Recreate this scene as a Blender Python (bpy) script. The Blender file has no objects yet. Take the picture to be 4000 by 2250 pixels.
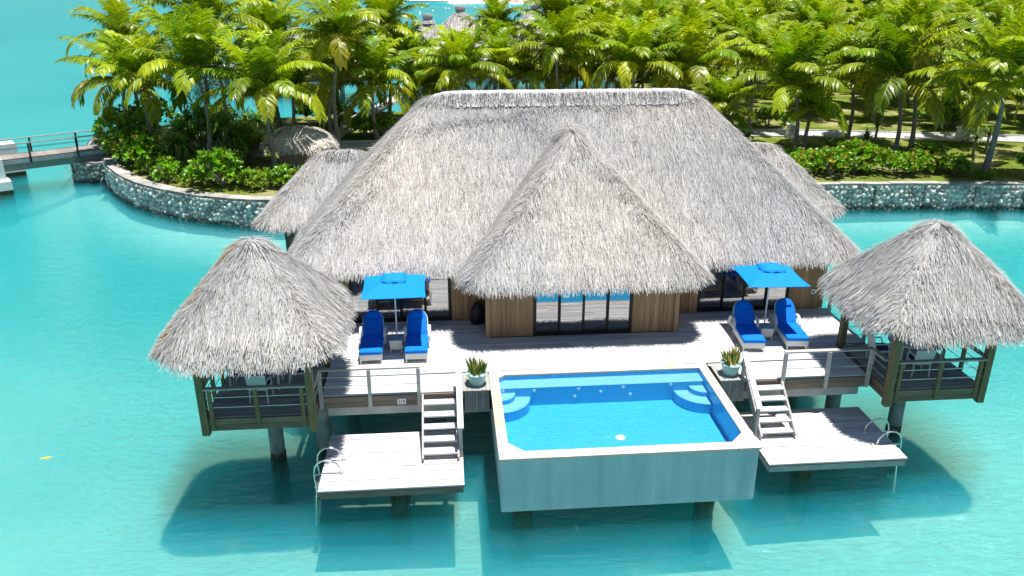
import bpy, bmesh, math, random
import numpy as np
from mathutils import Vector, Matrix
R = math.radians
S = bpy.context.scene
COL = S.collection
rng = np.random.default_rng(7)
random.seed(7)

# ------------------------------------------------------------------ camera, sky, sun, exposure
cam = bpy.data.cameras.new("camera"); cam.sensor_width = 36; cam.lens = 36*3150/4000
cam.clip_start = 0.5; cam.clip_end = 3000
camo = bpy.data.objects.new("camera", cam); COL.objects.link(camo)
camo.location = (0, 0, 13.0); camo.rotation_euler = (R(90-21.4), 0, R(-4.73))
S.camera = camo
SUN = Vector((-0.115, 0.025, -1.0)).normalized()      # the way the light travels
el = math.asin(-SUN.z); az = math.atan2(-SUN.x, -SUN.y)
w = bpy.data.worlds.new("World"); S.world = w; w.use_nodes = True
nt = w.node_tree; nt.nodes.clear()
sky = nt.nodes.new("ShaderNodeTexSky"); sky.sky_type = 'NISHITA'; sky.sun_disc = False
sky.sun_elevation = el; sky.sun_rotation = az; sky.air_density = 1.0; sky.dust_density = 0.1; sky.ozone_density = 2.0
bg = nt.nodes.new("ShaderNodeBackground"); bg.inputs[1].default_value = 0.058
wo = nt.nodes.new("ShaderNodeOutputWorld")
nt.links.new(sky.outputs[0], bg.inputs[0]); nt.links.new(bg.outputs[0], wo.inputs[0])
sl = bpy.data.lights.new("sun", 'SUN'); sl.energy = 5.0; sl.angle = R(0.5); sl.color = (1, .965, .91)
so = bpy.data.objects.new("sun", sl); COL.objects.link(so); so.location = (10, 20, 60)
so.rotation_euler = SUN.to_track_quat('-Z', 'Y').to_euler()
S.view_settings.view_transform = 'Standard'; S.view_settings.look = 'None'
S.view_settings.gamma = 1.0; S.view_settings.exposure = 0.66
S.cycles.max_bounces = 8; S.cycles.transparent_max_bounces = 12
S.cycles.use_denoising = True
S.cycles.caustics_reflective = False; S.cycles.caustics_refractive = False
S.cycles.sample_clamp_indirect = 6; S.cycles.volume_bounces = 1

# ------------------------------------------------------------------ mesh building
class MB:
    def __init__(s): s.v = []; s.f = []; s.c = []
    def add(s, vs, fs, col=(1, 1, 1)):
        b = len(s.v); s.v.extend([tuple(p) for p in vs])
        for f in fs: s.f.append(tuple(i+b for i in f)); s.c.append(col)
        return s
    def box(s, x0, x1, y0, y1, z0, z1, col=(1, 1, 1)):
        vs = [(x0,y0,z0),(x1,y0,z0),(x1,y1,z0),(x0,y1,z0),(x0,y0,z1),(x1,y0,z1),(x1,y1,z1),(x0,y1,z1)]
        return s.add(vs, [(0,3,2,1),(4,5,6,7),(0,1,5,4),(1,2,6,5),(2,3,7,6),(3,0,4,7)], col)
    def bar(s, a, b, w, h, col=(1, 1, 1), up=(0, 0, 1)):
        a = Vector(a); b = Vector(b); t = (b-a).normalized(); u = Vector(up)
        if abs(t.dot(u)) > .98: u = Vector((0, 1, 0))
        r = t.cross(u).normalized()*w/2; u = r.cross(t).normalized()*h/2
        vs = [p+sx*r+sy*u for p in (a, b) for sx, sy in ((-1,-1),(1,-1),(1,1),(-1,1))]
        return s.add(vs, [(3,2,1,0),(4,5,6,7),(0,1,5,4),(1,2,6,5),(2,3,7,6),(3,0,4,7)], col)
    def tube(s, pts, r, seg=8, col=(1, 1, 1), cap=True):
        pts = [Vector(p) for p in pts]; n = len(pts); rs = r if hasattr(r, '__len__') else [r]*n
        vs = []; ref = None
        for i, p in enumerate(pts):
            t = (pts[min(i+1, n-1)]-pts[max(i-1, 0)]).normalized()
            if ref is None: ref = t.orthogonal().normalized()
            ref = (ref-t*ref.dot(t)).normalized(); q = t.cross(ref)
            for k in range(seg):
                a = 2*math.pi*k/seg; vs.append(p+rs[i]*(math.cos(a)*ref+math.sin(a)*q))
        fs = [(i*seg+k, i*seg+(k+1) % seg, (i+1)*seg+(k+1) % seg, (i+1)*seg+k) for i in range(n-1) for k in range(seg)]
        if cap: fs += [tuple(range(seg-1, -1, -1)), tuple(range((n-1)*seg, n*seg))]
        return s.add(vs, fs, col)
    def lathe(s, prof, c=(0, 0, 0), seg=20, col=(1, 1, 1)):
        vs = [(c[0]+r*math.cos(2*math.pi*k/seg), c[1]+r*math.sin(2*math.pi*k/seg), c[2]+z) for r, z in prof for k in range(seg)]
        fs = [(i*seg+k, i*seg+(k+1) % seg, (i+1)*seg+(k+1) % seg, (i+1)*seg+k) for i in range(len(prof)-1) for k in range(seg)]
        return s.add(vs, fs, col)
    def prism(s, poly, z0, z1, col=(1, 1, 1)):
        n = len(poly)
        vs = [(x, y, z0) for x, y in poly]+[(x, y, z1) for x, y in poly]
        return s.add(vs, [tuple(range(n-1, -1, -1)), tuple(range(n, 2*n))]+[(i, (i+1) % n, n+(i+1) % n, n+i) for i in range(n)], col)
    def build(s, name, mat, parent=None, smooth=False):
        me = bpy.data.meshes.new(name)
        root = parent
        while root is not None and root.parent is not None: root = root.parent
        o3 = root.location if root is not None else Vector((0, 0, 0))
        me.from_pydata([(p[0]-o3[0], p[1]-o3[1], p[2]-o3[2]) for p in s.v], [], s.f)
        return finish(me, name, mat, parent, np.repeat(np.array(s.c, float), [len(f) for f in s.f], axis=0), smooth)

def finish(me, name, mat, parent, loopcol, smooth=False):
    at = me.color_attributes.new("Col", 'FLOAT_COLOR', 'CORNER')
    a = np.ones((len(me.loops), 4)); a[:, :3] = loopcol
    at.data.foreach_set("color", a.ravel())
    me.materials.append(mat)
    if smooth: me.polygons.foreach_set("use_smooth", [True]*len(me.polygons))
    me.update()
    o = bpy.data.objects.new(name, me); COL.objects.link(o)
    if parent is not None: o.parent = parent
    return o

def np_mesh(verts, quads, cols):
    """verts (N,3), quads list of arrays (faces of equal size); cols per face"""
    me = bpy.data.meshes.new("m")
    nl = quads.shape[1]; nf = len(quads)
    me.vertices.add(len(verts)); me.vertices.foreach_set("co", np.asarray(verts, np.float32).ravel())
    me.loops.add(nf*nl); me.loops.foreach_set("vertex_index", quads.astype(np.int32).ravel())
    me.polygons.add(nf); me.polygons.foreach_set("loop_start", np.arange(0, nf*nl, nl, dtype=np.int32))
    me.update(calc_edges=True)
    return me, np.repeat(cols, nl, axis=0)

def tag(o, label=None, cat=None, group=None, kind=None):
    if label: o['label'] = label
    if cat: o['category'] = cat
    if group: o['group'] = group
    if kind: o['kind'] = kind
    return o
def thing(name, label, cat, loc=(0, 0, 0), group=None):
    o = bpy.data.objects.new(name, None); COL.objects.link(o); o.location = loc
    o.empty_display_size = .2
    return tag(o, label, cat, group)
def copy_tree(o, parent=None):
    c = o.copy(); COL.objects.link(c)
    if parent is not None: c.parent = parent
    for ch in list(o.children): copy_tree(ch, c)
    return c

# ------------------------------------------------------------------ materials
def mat_base(name):
    m = bpy.data.materials.new(name); m.use_nodes = True
    n = m.node_tree; b = n.nodes["Principled BSDF"]
    return m, n, b
def node(n, t, **kw):
    x = n.nodes.new(t)
    for k, v in kw.items():
        if hasattr(x, k): setattr(x, k, v)
        else: x.inputs[k].default_value = v
    return x
def coords(n, scale=(1, 1, 1), rot=(0, 0, 0)):
    tc = node(n, "ShaderNodeTexCoord"); mp = node(n, "ShaderNodeMapping")
    mp.inputs['Scale'].default_value = scale; mp.inputs['Rotation'].default_value = rot
    n.links.new(tc.outputs['Object'], mp.inputs[0]); return mp.outputs[0]
def ramp(n, src, stops):
    r = node(n, "ShaderNodeValToRGB"); e = r.color_ramp.elements
    while len(e) < len(stops): e.new(.5)
    for k, (p, c) in enumerate(stops):
        e[k].position = p; e[k].color = (*c, 1) if len(c) == 3 else c
    n.links.new(src, r.inputs[0]); return r.outputs[0]
def mul(n, a, b, fac=1.0, mode='MULTIPLY'):
    x = node(n, "ShaderNodeMix", data_type='RGBA', blend_type=mode); x.inputs[0].default_value = fac
    for s_, i in ((a, 6), (b, 7)):
        if isinstance(s_, tuple): x.inputs[i].default_value = (*s_, 1)
        else: n.links.new(s_, x.inputs[i])
    return x.outputs[2]
def noisy(name, c, var=.25, scale=(3, 3, 3), rough=.7, bump=0, detail=6, use_col=True, spec=.3, metal=0, bscale=None, rot=(0, 0, 0)):
    """colour x noise x the mesh's own Col attribute"""
    m, n, b = mat_base(name)
    nz = node(n, "ShaderNodeTexNoise", Detail=detail, Scale=1.0, Roughness=.6); n.links.new(coords(n, scale, rot), nz.inputs['Vector'])
    out = ramp(n, nz.outputs[0], [(.25, tuple(max(0, x*(1-var)) for x in c)), (.75, tuple(min(1, x*(1+var)) for x in c))])
    if use_col:
        at = node(n, "ShaderNodeAttribute", attribute_name="Col"); out = mul(n, out, at.outputs['Color'])
    n.links.new(out, b.inputs['Base Color'])
    b.inputs['Roughness'].default_value = rough; b.inputs['Specular IOR Level'].default_value = spec; b.inputs['Metallic'].default_value = metal
    if bump:
        bp = node(n, "ShaderNodeBump", Strength=bump, Distance=.02); src = nz
        if bscale:
            src = node(n, "ShaderNodeTexNoise", Detail=4, Scale=1.0); n.links.new(coords(n, bscale), src.inputs['Vector'])
        n.links.new(src.outputs[0], bp.inputs['Height']); n.links.new(bp.outputs[0], b.inputs['Normal'])
    return m

M = {}
M['deck'] = noisy("weathered_deck", (.62, .62, .62), .2, (1.2, 30, 30), .75, .15)
M['thatch'] = noisy("dry_thatch", (.50, .482, .46), .16, (2, 2, 2), .85, 0, spec=.15)
M['thatch_base'] = noisy("thatch_underlay", (.20, .19, .18), .4, (9, 9, 9), .95, .6, spec=.1)
M['wall'] = noisy("cedar_wall", (.36, .225, .12), .25, (14, 14, 1.2), .65, .2)
M['wood_grey'] = noisy("grey_timber", (.44, .42, .39), .25, (3, 9, 9), .75, .2)
M['wood_brown'] = noisy("brown_fascia", (.22, .165, .125), .35, (1.2, 12, 12), .7, .2)
M['wood_green'] = noisy("treated_post", (.19, .155, .07), .3, (10, 10, 1.5), .65, .2)
M['hutwall'] = noisy("hut_board", (.30, .24, .17), .3, (12, 12, 1.5), .8, .2)
M['concrete'] = noisy("bare_concrete", (.42, .42, .40), .25, (2, 2, 2), .85, .2)
M['pile'] = noisy("sea_pile", (.30, .30, .28), .5, (3, 3, 2), .9, .5)
M['growth'] = noisy("pile_growth", (.09, .085, .05), .7, (9, 9, 9), .95, 1.0)
M['white'] = noisy("white_paint", (.80, .80, .79), .06, (3, 3, 3), .6, .05)
M['wicker'] = noisy("white_wicker", (.74, .73, .70), .12, (60, 60, 90), .6, .4)
M['blue'] = noisy("blue_canvas", (.002, .23, .80), .06, (6, 6, 6), .75, 0, spec=.2)
M['blue_cush'] = noisy("blue_cushion", (.002, .17, .68), .1, (9, 9, 9), .8, .1, spec=.2)
M['navy'] = noisy("navy_cushion", (.02, .03, .20), .1, (9, 9, 9), .8, 0)
M['coping'] = noisy("coping_stone", (.63, .515, .415), .10, (2.5, 2.5, 2.5), .7, .1)
M['tile_white'] = noisy("white_tile", (.84, .84, .82), .03, (5, 5, 5), .4)
M['paint_blue'] = noisy("sign_blue", (.05, .22, .6), .05, (5, 5, 5), .5)
M['paint_red'] = noisy("sign_red", (.7, .12, .1), .05, (5, 5, 5), .5)
M['ink'] = noisy("sign_ink", (.03, .03, .035), .05, (5, 5, 5), .5)
M['steel'] = noisy("brushed_steel", (.72, .73, .74), .08, (8, 8, 8), .28, 0, metal=.9, spec=.5)
M['dark_metal'] = noisy("bronze_frame", (.022, .019, .018), .2, (8, 8, 8), .45)
M['pot'] = noisy("sea_green_glaze", (.30, .56, .55), .12, (6, 6, 6), .35, 0, spec=.5)
M['soil'] = noisy("soil_shells", (.45, .42, .36), .5, (40, 40, 40), .95, .4)
M['palmtrunk'] = noisy("palm_bark", (.24, .22, .20), .35, (5, 5, 9), .9, .6, bscale=(3, 3, 22))
M['path'] = noisy("paved_path", (.42, .41, .42), .12, (1.5, 1.5, 1.5), .9, .1, bscale=(8, 8, 8))
M['kerb'] = noisy("kerb", (.62, .60, .57), .12, (2, 2, 2), .9)
M['stone'] = noisy("coral_stone", (.74, .69, .62), .4, (5, 5, 5), .9, .6, bscale=(9, 9, 9))
M['cap'] = noisy("wall_cap", (.36, .345, .315), .4, (1.3, 1.3, 1.3), .9, .2)
M['black'] = noisy("black_cloth", (.012, .012, .014), .3, (8, 8, 8), .5)
M['lampstone'] = None

def speckle():
    m, n, b = mat_base("speckled_coral")
    v = node(n, "ShaderNodeTexVoronoi", Scale=5.0); n.links.new(coords(n), v.inputs['Vector'])
    o = ramp(n, v.outputs['Distance'], [(.22, (.16, .16, .16)), (.34, (.74, .74, .72))]); n.links.new(o, b.inputs['Base Color'])
    b.inputs['Roughness'].default_value = .9; return m
M['lampstone'] = speckle()

def leafmat(name, rough=.38, trans=.3, tint=(1.0, 1.0, .5)):
    m, n, b = mat_base(name)
    at = node(n, "ShaderNodeAttribute", attribute_name="Col")
    n.links.new(at.outputs['Color'], b.inputs['Base Color'])
    b.inputs['Roughness'].default_value = rough; b.inputs['Specular IOR Level'].default_value = .5
    t = node(n, "ShaderNodeBsdfTranslucent"); mx = node(n, "ShaderNodeMixShader"); mx.inputs[0].default_value = trans
    n.links.new(mul(n, at.outputs['Color'], tint), t.inputs[0])
    o = n.nodes["Material Output"]
    n.links.new(b.outputs[0], mx.inputs[1]); n.links.new(t.outputs[0], mx.inputs[2]); n.links.new(mx.outputs[0], o.inputs[0])
    return m
M['frond'] = leafmat("palm_frond", .36, .40, (1.15, 1.1, .3))
M['leaf'] = leafmat("shrub_leaf", .4, .28)
M['bladeleaf'] = leafmat("strap_leaf", .4, .4)

def concrete_pool():
    m, n, b = mat_base("streaked_concrete")
    a = node(n, "ShaderNodeTexNoise", Detail=7, Scale=1.0, Roughness=.65); n.links.new(coords(n, (2.2, 2.2, .16)), a.inputs['Vector'])
    c = node(n, "ShaderNodeTexNoise", Detail=5, Scale=1.0); n.links.new(coords(n, (.9, .9, .8)), c.inputs['Vector'])
    o = mul(n, ramp(n, a.outputs[0], [(.30, (.47, .56, .60)), (.46, (.56, .65, .68)), (.58, (.62, .70, .72)), (.70, (.82, .85, .85))]), ramp(n, c.outputs[0], [(.3, (.86, .86, .86)), (.7, (1, 1, 1))]))
    n.links.new(o, b.inputs['Base Color']); b.inputs['Roughness'].default_value = .85
    return m
M['poolwall'] = concrete_pool()

def mosaic():
    m, n, b = mat_base("blue_mosaic")
    br = node(n, "ShaderNodeTexBrick"); br.offset = 0; br.inputs['Scale'].default_value = 1
    br.inputs['Color1'].default_value = (.03, .37, .66, 1); br.inputs['Color2'].default_value = (.045, .45, .76, 1); br.inputs['Mortar'].default_value = (.06, .46, .72, 1)
    br.inputs['Brick Width'].default_value = .05; br.inputs['Row Height'].default_value = .05; br.inputs['Mortar Size'].default_value = .004
    n.links.new(coords(n), br.inputs['Vector'])
    n.links.new(br.outputs[0], b.inputs['Base Color']); b.inputs['Roughness'].default_value = .3
    return m
M['mosaic'] = mosaic()
M['mosaic_light'] = noisy("sunlit_top_mosaic", (.20, .50, .78), .1, (30, 30, 30), .4)  # tops of bench and steps: sunlit tone put into the tile colour

def water_mat(name, tint, scatter, frac, ripples, absorb=None, caustic=0, rough=.04, refr=0):
    m = bpy.data.materials.new(name); m.use_nodes = True; n = m.node_tree; n.nodes.clear()
    out = node(n, "ShaderNodeOutputMaterial")
    h = None
    for sc, rot, dist, wgt in ripples:
        nz = node(n, "ShaderNodeTexNoise", Detail=4, Scale=1.0, Roughness=.55, Distortion=dist); n.links.new(coords(n, sc, (0, 0, R(rot))), nz.inputs['Vector'])
        mm = node(n, "ShaderNodeMath", operation='MULTIPLY'); mm.inputs[1].default_value = wgt; n.links.new(nz.outputs[0], mm.inputs[0])
        if h is None: h = mm.outputs[0]
        else:
            ad = node(n, "ShaderNodeMath", operation='ADD'); n.links.new(h, ad.inputs[0]); n.links.new(mm.outputs[0], ad.inputs[1]); h = ad.outputs[0]
    bp = node(n, "ShaderNodeBump", Strength=1.0, Distance=1.0); n.links.new(h, bp.inputs['Height'])
    tr = node(n, "ShaderNodeBsdfTransparent"); tr.inputs[0].default_value = (*tint, 1)
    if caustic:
        # caustic light web painted into the surface's transmitted colour
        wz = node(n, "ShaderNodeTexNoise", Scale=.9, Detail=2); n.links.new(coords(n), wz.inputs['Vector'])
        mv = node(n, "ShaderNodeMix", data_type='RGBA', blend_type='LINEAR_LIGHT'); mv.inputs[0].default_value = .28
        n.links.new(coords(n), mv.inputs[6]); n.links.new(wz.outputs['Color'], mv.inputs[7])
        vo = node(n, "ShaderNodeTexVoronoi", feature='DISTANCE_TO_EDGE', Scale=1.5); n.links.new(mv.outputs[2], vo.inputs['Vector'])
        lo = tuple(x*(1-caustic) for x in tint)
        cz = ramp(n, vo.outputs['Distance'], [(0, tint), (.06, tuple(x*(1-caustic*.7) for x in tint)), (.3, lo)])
        ps = node(n, "ShaderNodeTexNoise", Scale=.16, Detail=3); n.links.new(coords(n), ps.inputs['Vector'])       # painted web in calmer patches only
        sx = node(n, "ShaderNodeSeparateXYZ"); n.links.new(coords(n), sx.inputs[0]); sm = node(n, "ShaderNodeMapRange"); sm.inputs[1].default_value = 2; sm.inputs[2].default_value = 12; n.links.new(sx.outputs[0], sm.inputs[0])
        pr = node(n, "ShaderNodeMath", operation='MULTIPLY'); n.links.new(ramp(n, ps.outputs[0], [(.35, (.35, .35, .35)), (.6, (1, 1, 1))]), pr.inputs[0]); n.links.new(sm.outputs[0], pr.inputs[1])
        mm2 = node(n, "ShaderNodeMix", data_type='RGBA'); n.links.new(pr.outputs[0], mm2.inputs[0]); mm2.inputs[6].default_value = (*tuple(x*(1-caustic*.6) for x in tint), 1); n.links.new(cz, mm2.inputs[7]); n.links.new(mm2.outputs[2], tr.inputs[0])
    body = tr.outputs[0]
    if refr:
        rf = node(n, "ShaderNodeBsdfRefraction"); rf.inputs['IOR'].default_value = 1.2; rf.inputs['Roughness'].default_value = .0; rf.inputs[0].default_value = (*tint, 1); n.links.new(bp.outputs[0], rf.inputs['Normal'])
        rm = node(n, "ShaderNodeMixShader"); rm.inputs[0].default_value = refr; n.links.new(tr.outputs[0], rm.inputs[1]); n.links.new(rf.outputs[0], rm.inputs[2]); body = rm.outputs[0]
    df = node(n, "ShaderNodeBsdfDiffuse"); df.inputs[0].default_value = (*scatter, 1)
    b1 = node(n, "ShaderNodeMixShader"); b1.inputs[0].default_value = frac
    n.links.new(body, b1.inputs[1]); n.links.new(df.outputs[0], b1.inputs[2])
    gl = node(n, "ShaderNodeBsdfGlossy"); gl.inputs['Roughness'].default_value = rough; gl.inputs[0].default_value = (1, 1, 1, 1)
    n.links.new(bp.outputs[0], gl.inputs['Normal'])
    fr = node(n, "ShaderNodeFresnel"); fr.inputs[0].default_value = 1.33; n.links.new(bp.outputs[0], fr.inputs['Normal'])
    b2 = node(n, "ShaderNodeMixShader"); fm = node(n, "ShaderNodeMath", operation='MULTIPLY'); fm.inputs[1].default_value = .62; n.links.new(fr.outputs[0], fm.inputs[0]); n.links.new(fm.outputs[0], b2.inputs[0]); n.links.new(b1.outputs[0], b2.inputs[1]); n.links.new(gl.outputs[0], b2.inputs[2])
    n.links.new(b2.outputs[0], out.inputs['Surface'])
    if absorb:
        va = node(n, "ShaderNodeVolumeAbsorption"); c, d, sc_, sd_ = absorb; va.inputs[0].default_value = (*c, 1); va.inputs[1].default_value = d
        vs_ = node(n, "ShaderNodeVolumeScatter"); vs_.inputs[0].default_value = (*sc_, 1); vs_.inputs[1].default_value = sd_; vs_.inputs['Anisotropy'].default_value = 0.0
        av = node(n, "ShaderNodeAddShader"); n.links.new(va.outputs[0], av.inputs[0]); n.links.new(vs_.outputs[0], av.inputs[1])
        n.links.new(av.outputs[0], out.inputs['Volume'])
    return m
M['lagoon'] = water_mat("lagoon_water", (.86, .985, 1.0), (.02, .50, .56), .02,
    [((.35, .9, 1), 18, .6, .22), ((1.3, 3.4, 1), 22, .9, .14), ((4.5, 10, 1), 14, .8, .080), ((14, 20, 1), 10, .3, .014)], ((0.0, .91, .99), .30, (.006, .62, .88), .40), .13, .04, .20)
M['poolwater'] = water_mat("pool_water", (.90, .97, 1.0), (.1, .4, .8), .02, [((2, 4, 1), 8, .4, .03), ((9, 11, 1), 0, .4, .055), ((20, 24, 1), 0, .1, .02)], None, .08)

def sand_bed():
    m, n, b = mat_base("sea_sand")
    a = node(n, "ShaderNodeTexNoise", Detail=5, Scale=1.0); n.links.new(coords(n, (.05, .06, 1)), a.inputs['Vector'])
    c = node(n, "ShaderNodeTexNoise", Detail=6, Scale=1.0); n.links.new(coords(n, (.5, .7, 1)), c.inputs['Vector'])
    o = mul(n, ramp(n, a.outputs[0], [(.36, (.56, .66, .66)), (.62, (.90, .90, .86))]), ramp(n, c.outputs[0], [(.3, (.86, .88, .86)), (.7, (1, 1, 1))]))
    e = node(n, "ShaderNodeTexNoise", Detail=4, Scale=1.0); n.links.new(coords(n, (.012, .05, 1)), e.inputs['Vector'])
    sx = node(n, "ShaderNodeSeparateXYZ"); n.links.new(coords(n), sx.inputs[0]); fr = node(n, "ShaderNodeMapRange"); fr.inputs[1].default_value = 70; fr.inputs[2].default_value = 130; n.links.new(sx.outputs[1], fr.inputs[0])
    pm = node(n, "ShaderNodeMath", operation='MULTIPLY'); n.links.new(ramp(n, e.outputs[0], [(.52, (0, 0, 0)), (.60, (1, 1, 1))]), pm.inputs[0]); n.links.new(fr.outputs[0], pm.inputs[1])
    mx = node(n, "ShaderNodeMix", data_type='RGBA'); n.links.new(pm.outputs[0], mx.inputs[0]); n.links.new(o, mx.inputs[6]); mx.inputs[7].default_value = (.10, .16, .17, 1); o = mx.outputs[2]   # dark wave bands painted into the far bed colour
    n.links.new(o, b.inputs['Base Color']); b.inputs['Roughness'].default_value = 1; b.inputs['Specular IOR Level'].default_value = 0
    return m
M['sand'] = sand_bed()
M['drysand'] = noisy("dry_sand", (.74, .70, .61), .1, (1, 1, 1), 1)

def lawn():
    m, n, b = mat_base("lawn")
    a = node(n, "ShaderNodeTexNoise", Detail=7, Scale=1.0, Roughness=.65); n.links.new(coords(n, (.28, .33, 1)), a.inputs['Vector'])
    c = node(n, "ShaderNodeTexNoise", Detail=5, Scale=1.0); n.links.new(coords(n, (5, 5, 5)), c.inputs['Vector'])
    o = mul(n, ramp(n, a.outputs[0], [(.36, (.085, .14, .015)), (.52, (.17, .215, .03)), (.64, (.36, .32, .16))]), ramp(n, c.outputs[0], [(.25, (.6, .6, .6)), (.75, (1, 1, 1))]))
    n.links.new(o, b.inputs['Base Color']); b.inputs['Roughness'].default_value = .95; b.inputs['Specular IOR Level'].default_value = .1
    bp = node(n, "ShaderNodeBump", Strength=.6, Distance=.05); n.links.new(c.outputs[0], bp.inputs['Height']); n.links.new(bp.outputs[0], b.inputs['Normal'])
    return m
M['lawn'] = lawn()

def glass():
    m = bpy.data.materials.new("tinted_glass"); m.use_nodes = True; n = m.node_tree; n.nodes.clear()
    out = node(n, "ShaderNodeOutputMaterial"); t = node(n, "ShaderNodeBsdfTransparent"); t.inputs[0].default_value = (.42, .46, .48, 1)
    g = node(n, "ShaderNodeBsdfGlossy"); g.inputs['Roughness'].default_value = .01; g.inputs[0].default_value = (.95, .95, .95, 1)
    x = node(n, "ShaderNodeMixShader"); x.inputs[0].default_value = .34
    n.links.new(t.outputs[0], x.inputs[1]); n.links.new(g.outputs[0], x.inputs[2]); n.links.new(x.outputs[0], out.inputs[0]); return m
M['glass'] = glass()
m_, n_, b_ = mat_base("table_glass"); b_.inputs['Base Color'].default_value = (.22, .36, .38, 1); b_.inputs['Roughness'].default_value = .08; M['tglass'] = m_
M['curtain'] = noisy("pale_curtain", (.35, .38, .40), .15, (12, 12, .5), .9)
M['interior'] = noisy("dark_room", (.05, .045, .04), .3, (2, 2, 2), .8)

# ------------------------------------------------------------------ lagoon, sea bed, island
front = [(-23.6, 58.6), (-23.2, 56.6), (-22.6, 55.2), (-21.4, 52.6), (-20.0, 50.4), (-18.4, 48.3), (-16.75, 46.8), (-15.0, 45.5), (-13.3, 44.6), (-11.8, 43.9), (-10.2, 43.45),
         (-6, 43.1), (0, 43.4), (8, 44), (16, 44.3), (22.2, 44.4), (28, 44.0), (34, 43.5), (50, 42.2), (75, 40)]
def seabed_z(x, y):
    d = 1.65+.012*np.clip(y-20, 0, 100)+.006*np.clip(y-120, 0, 250)
    d = d+.35*np.exp(-((y-38)/8.0)**2)
    sh = np.clip((y-330)/50, 0, 1)*np.clip((x+20+.04*(y-380))/25, 0, 1)      # the far shore shelves
    d = d*(1-sh)-.2*sh
    q = np.full(np.shape(x), 99.0)
    for (xa, ya), (xb, yb) in zip(front[:-1], front[1:]):
        t = np.clip(((x-xa)*(xb-xa)+(y-ya)*(yb-ya))/((xb-xa)**2+(yb-ya)**2), 0, 1); q = np.minimum(q, np.hypot(x-xa-t*(xb-xa), y-ya-t*(yb-ya)))
    k = np.clip((q-.5)/5.0, 0, 1); k = k*k*(3-2*k); d = .75*(1-k)+d*k
    return -d+.12*np.sin(x*.31+1.3*np.sin(y*.17))*np.sin(y*.23)
gx = np.concatenate([np.linspace(-900, -70, 18), np.linspace(-64, 64, 97), np.linspace(70, 900, 18)])
gy = np.concatenate([np.linspace(-60, 4, 5), np.linspace(6, 130, 150), np.linspace(136, 420, 60), np.linspace(450, 1500, 12)])
GX, GY = np.meshgrid(gx, gy)
vv = np.stack([GX.ravel(), GY.ravel(), seabed_z(GX, GY).ravel()], 1)
nx, ny = len(gx), len(gy)
ii = (np.arange(ny-1)[:, None]*nx+np.arange(nx-1)[None, :]).ravel()
me, lc = np_mesh(vv, np.stack([ii, ii+1, ii+1+nx, ii+nx], 1), np.ones((len(ii), 3)))
tag(finish(me, "seabed", M['sand'], None, lc, True), kind='structure')
b = MB(); b.box(-900, 900, -60, 1500, -14, 0)
tag(b.build("lagoon_water", M['lagoon']), kind='structure')
b = MB()                                             # far beach beyond the lagoon
far = [(-30, 418), (-12, 404), (9, 395.5), (28, 390), (43, 386), (60, 381), (60, 470), (-60, 470)]
b.prism(far, -1.5, .45); b.prism([(43, 384), (72, 377), (110, 372), (110, 470), (43, 470)], -1.5, .4)
tag(b.build("far_beach", M['drysand']), kind='structure')

GZ = 1.42                                            # height of the island
backp = [(110, 40), (150, 120), (170, 330), (95, 345), (66, 260), (40, 160), (25, 100), (17, 82), (8, 75), (-1, 73), (-6, 73.5), (-13, 71), (-19, 69.5), (-25, 67), (-26.5, 63), (-25.2, 60.2)]
def flat_poly(poly, z, name, mat, skirt=None):
    bm = bmesh.new(); vs = [bm.verts.new((x, y, z)) for x, y in poly]; f = bm.faces.new(vs)
    if f.normal.z < 0: f.normal_flip()
    bmesh.ops.triangulate(bm, faces=bm.faces[:])
    me = bpy.data.meshes.new(name); bm.to_mesh(me); bm.free()
    return finish(me, name, mat, None, np.ones((len(me.loops), 3)))
tag(flat_poly(front+backp, GZ, "lawn", M['lawn']), kind='structure')
b = MB(); ring = [front[-1]]+backp+[front[0]]
cx, cy = 30, 110
for (x0, y0), (x1, y1) in zip(ring[:-1], ring[1:]):
    t = Vector((x1-x0, y1-y0, 0)).normalized(); nrm = Vector((t.y, -t.x, 0))*(3.4 if y0 > 60 else 1)
    def o(x, y): return (x+nrm.x, y+nrm.y)
    a0, a1 = o(x0, y0), o(x1, y1)
    b.add([(x0, y0, GZ), (x1, y1, GZ), (*a1, -2.2), (*a0, -2.2)], [(0, 3, 2, 1)])
tag(b.build("sand_shore", M['drysand']), kind='structure')

pathpts = [(-22.3, 58.0), (-19, 58.9), (-14, 58.9), (-8, 58.2), (0, 58.6), (10, 60.6), (20, 60.9), (27, 60.1), (34, 58.7), (43, 56.4), (60, 53), (80, 50)]
def strip(pts, wd, z, off=0):
    P = [Vector((x, y, 0)) for x, y in pts]; L = []; Rr = []
    for i, p in enumerate(P):
        t = (P[min(i+1, len(P)-1)]-P[max(i-1, 0)]).normalized(); nn = Vector((-t.y, t.x, 0))
        L.append(p+nn*(off+wd/2)); Rr.append(p+nn*(off-wd/2))
    b = MB()
    for i in range(len(P)-1):
        b.add([(*Rr[i].xy, z), (*Rr[i+1].xy, z), (*L[i+1].xy, z), (*L[i].xy, z)], [(0, 1, 2, 3)])
    return b
tag(strip(pathpts, 2.5, GZ+.006).build("path", M['path']), kind='structure')
for sd in (1, -1):
    b = MB(); P = [Vector((x, y, 0)) for x, y in pathpts]
    for i in range(len(P)-1):
        t = (P[i+1]-P[i]).normalized(); nn = Vector((-t.y, t.x, 0))*sd*1.33
        b.bar(P[i]+nn+Vector((0, 0, GZ+.03)), P[i+1]+nn+Vector((0, 0, GZ+.03)), .14, .12)
    tag(b.build("path_kerb", M['kerb']), kind='structure')

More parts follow.
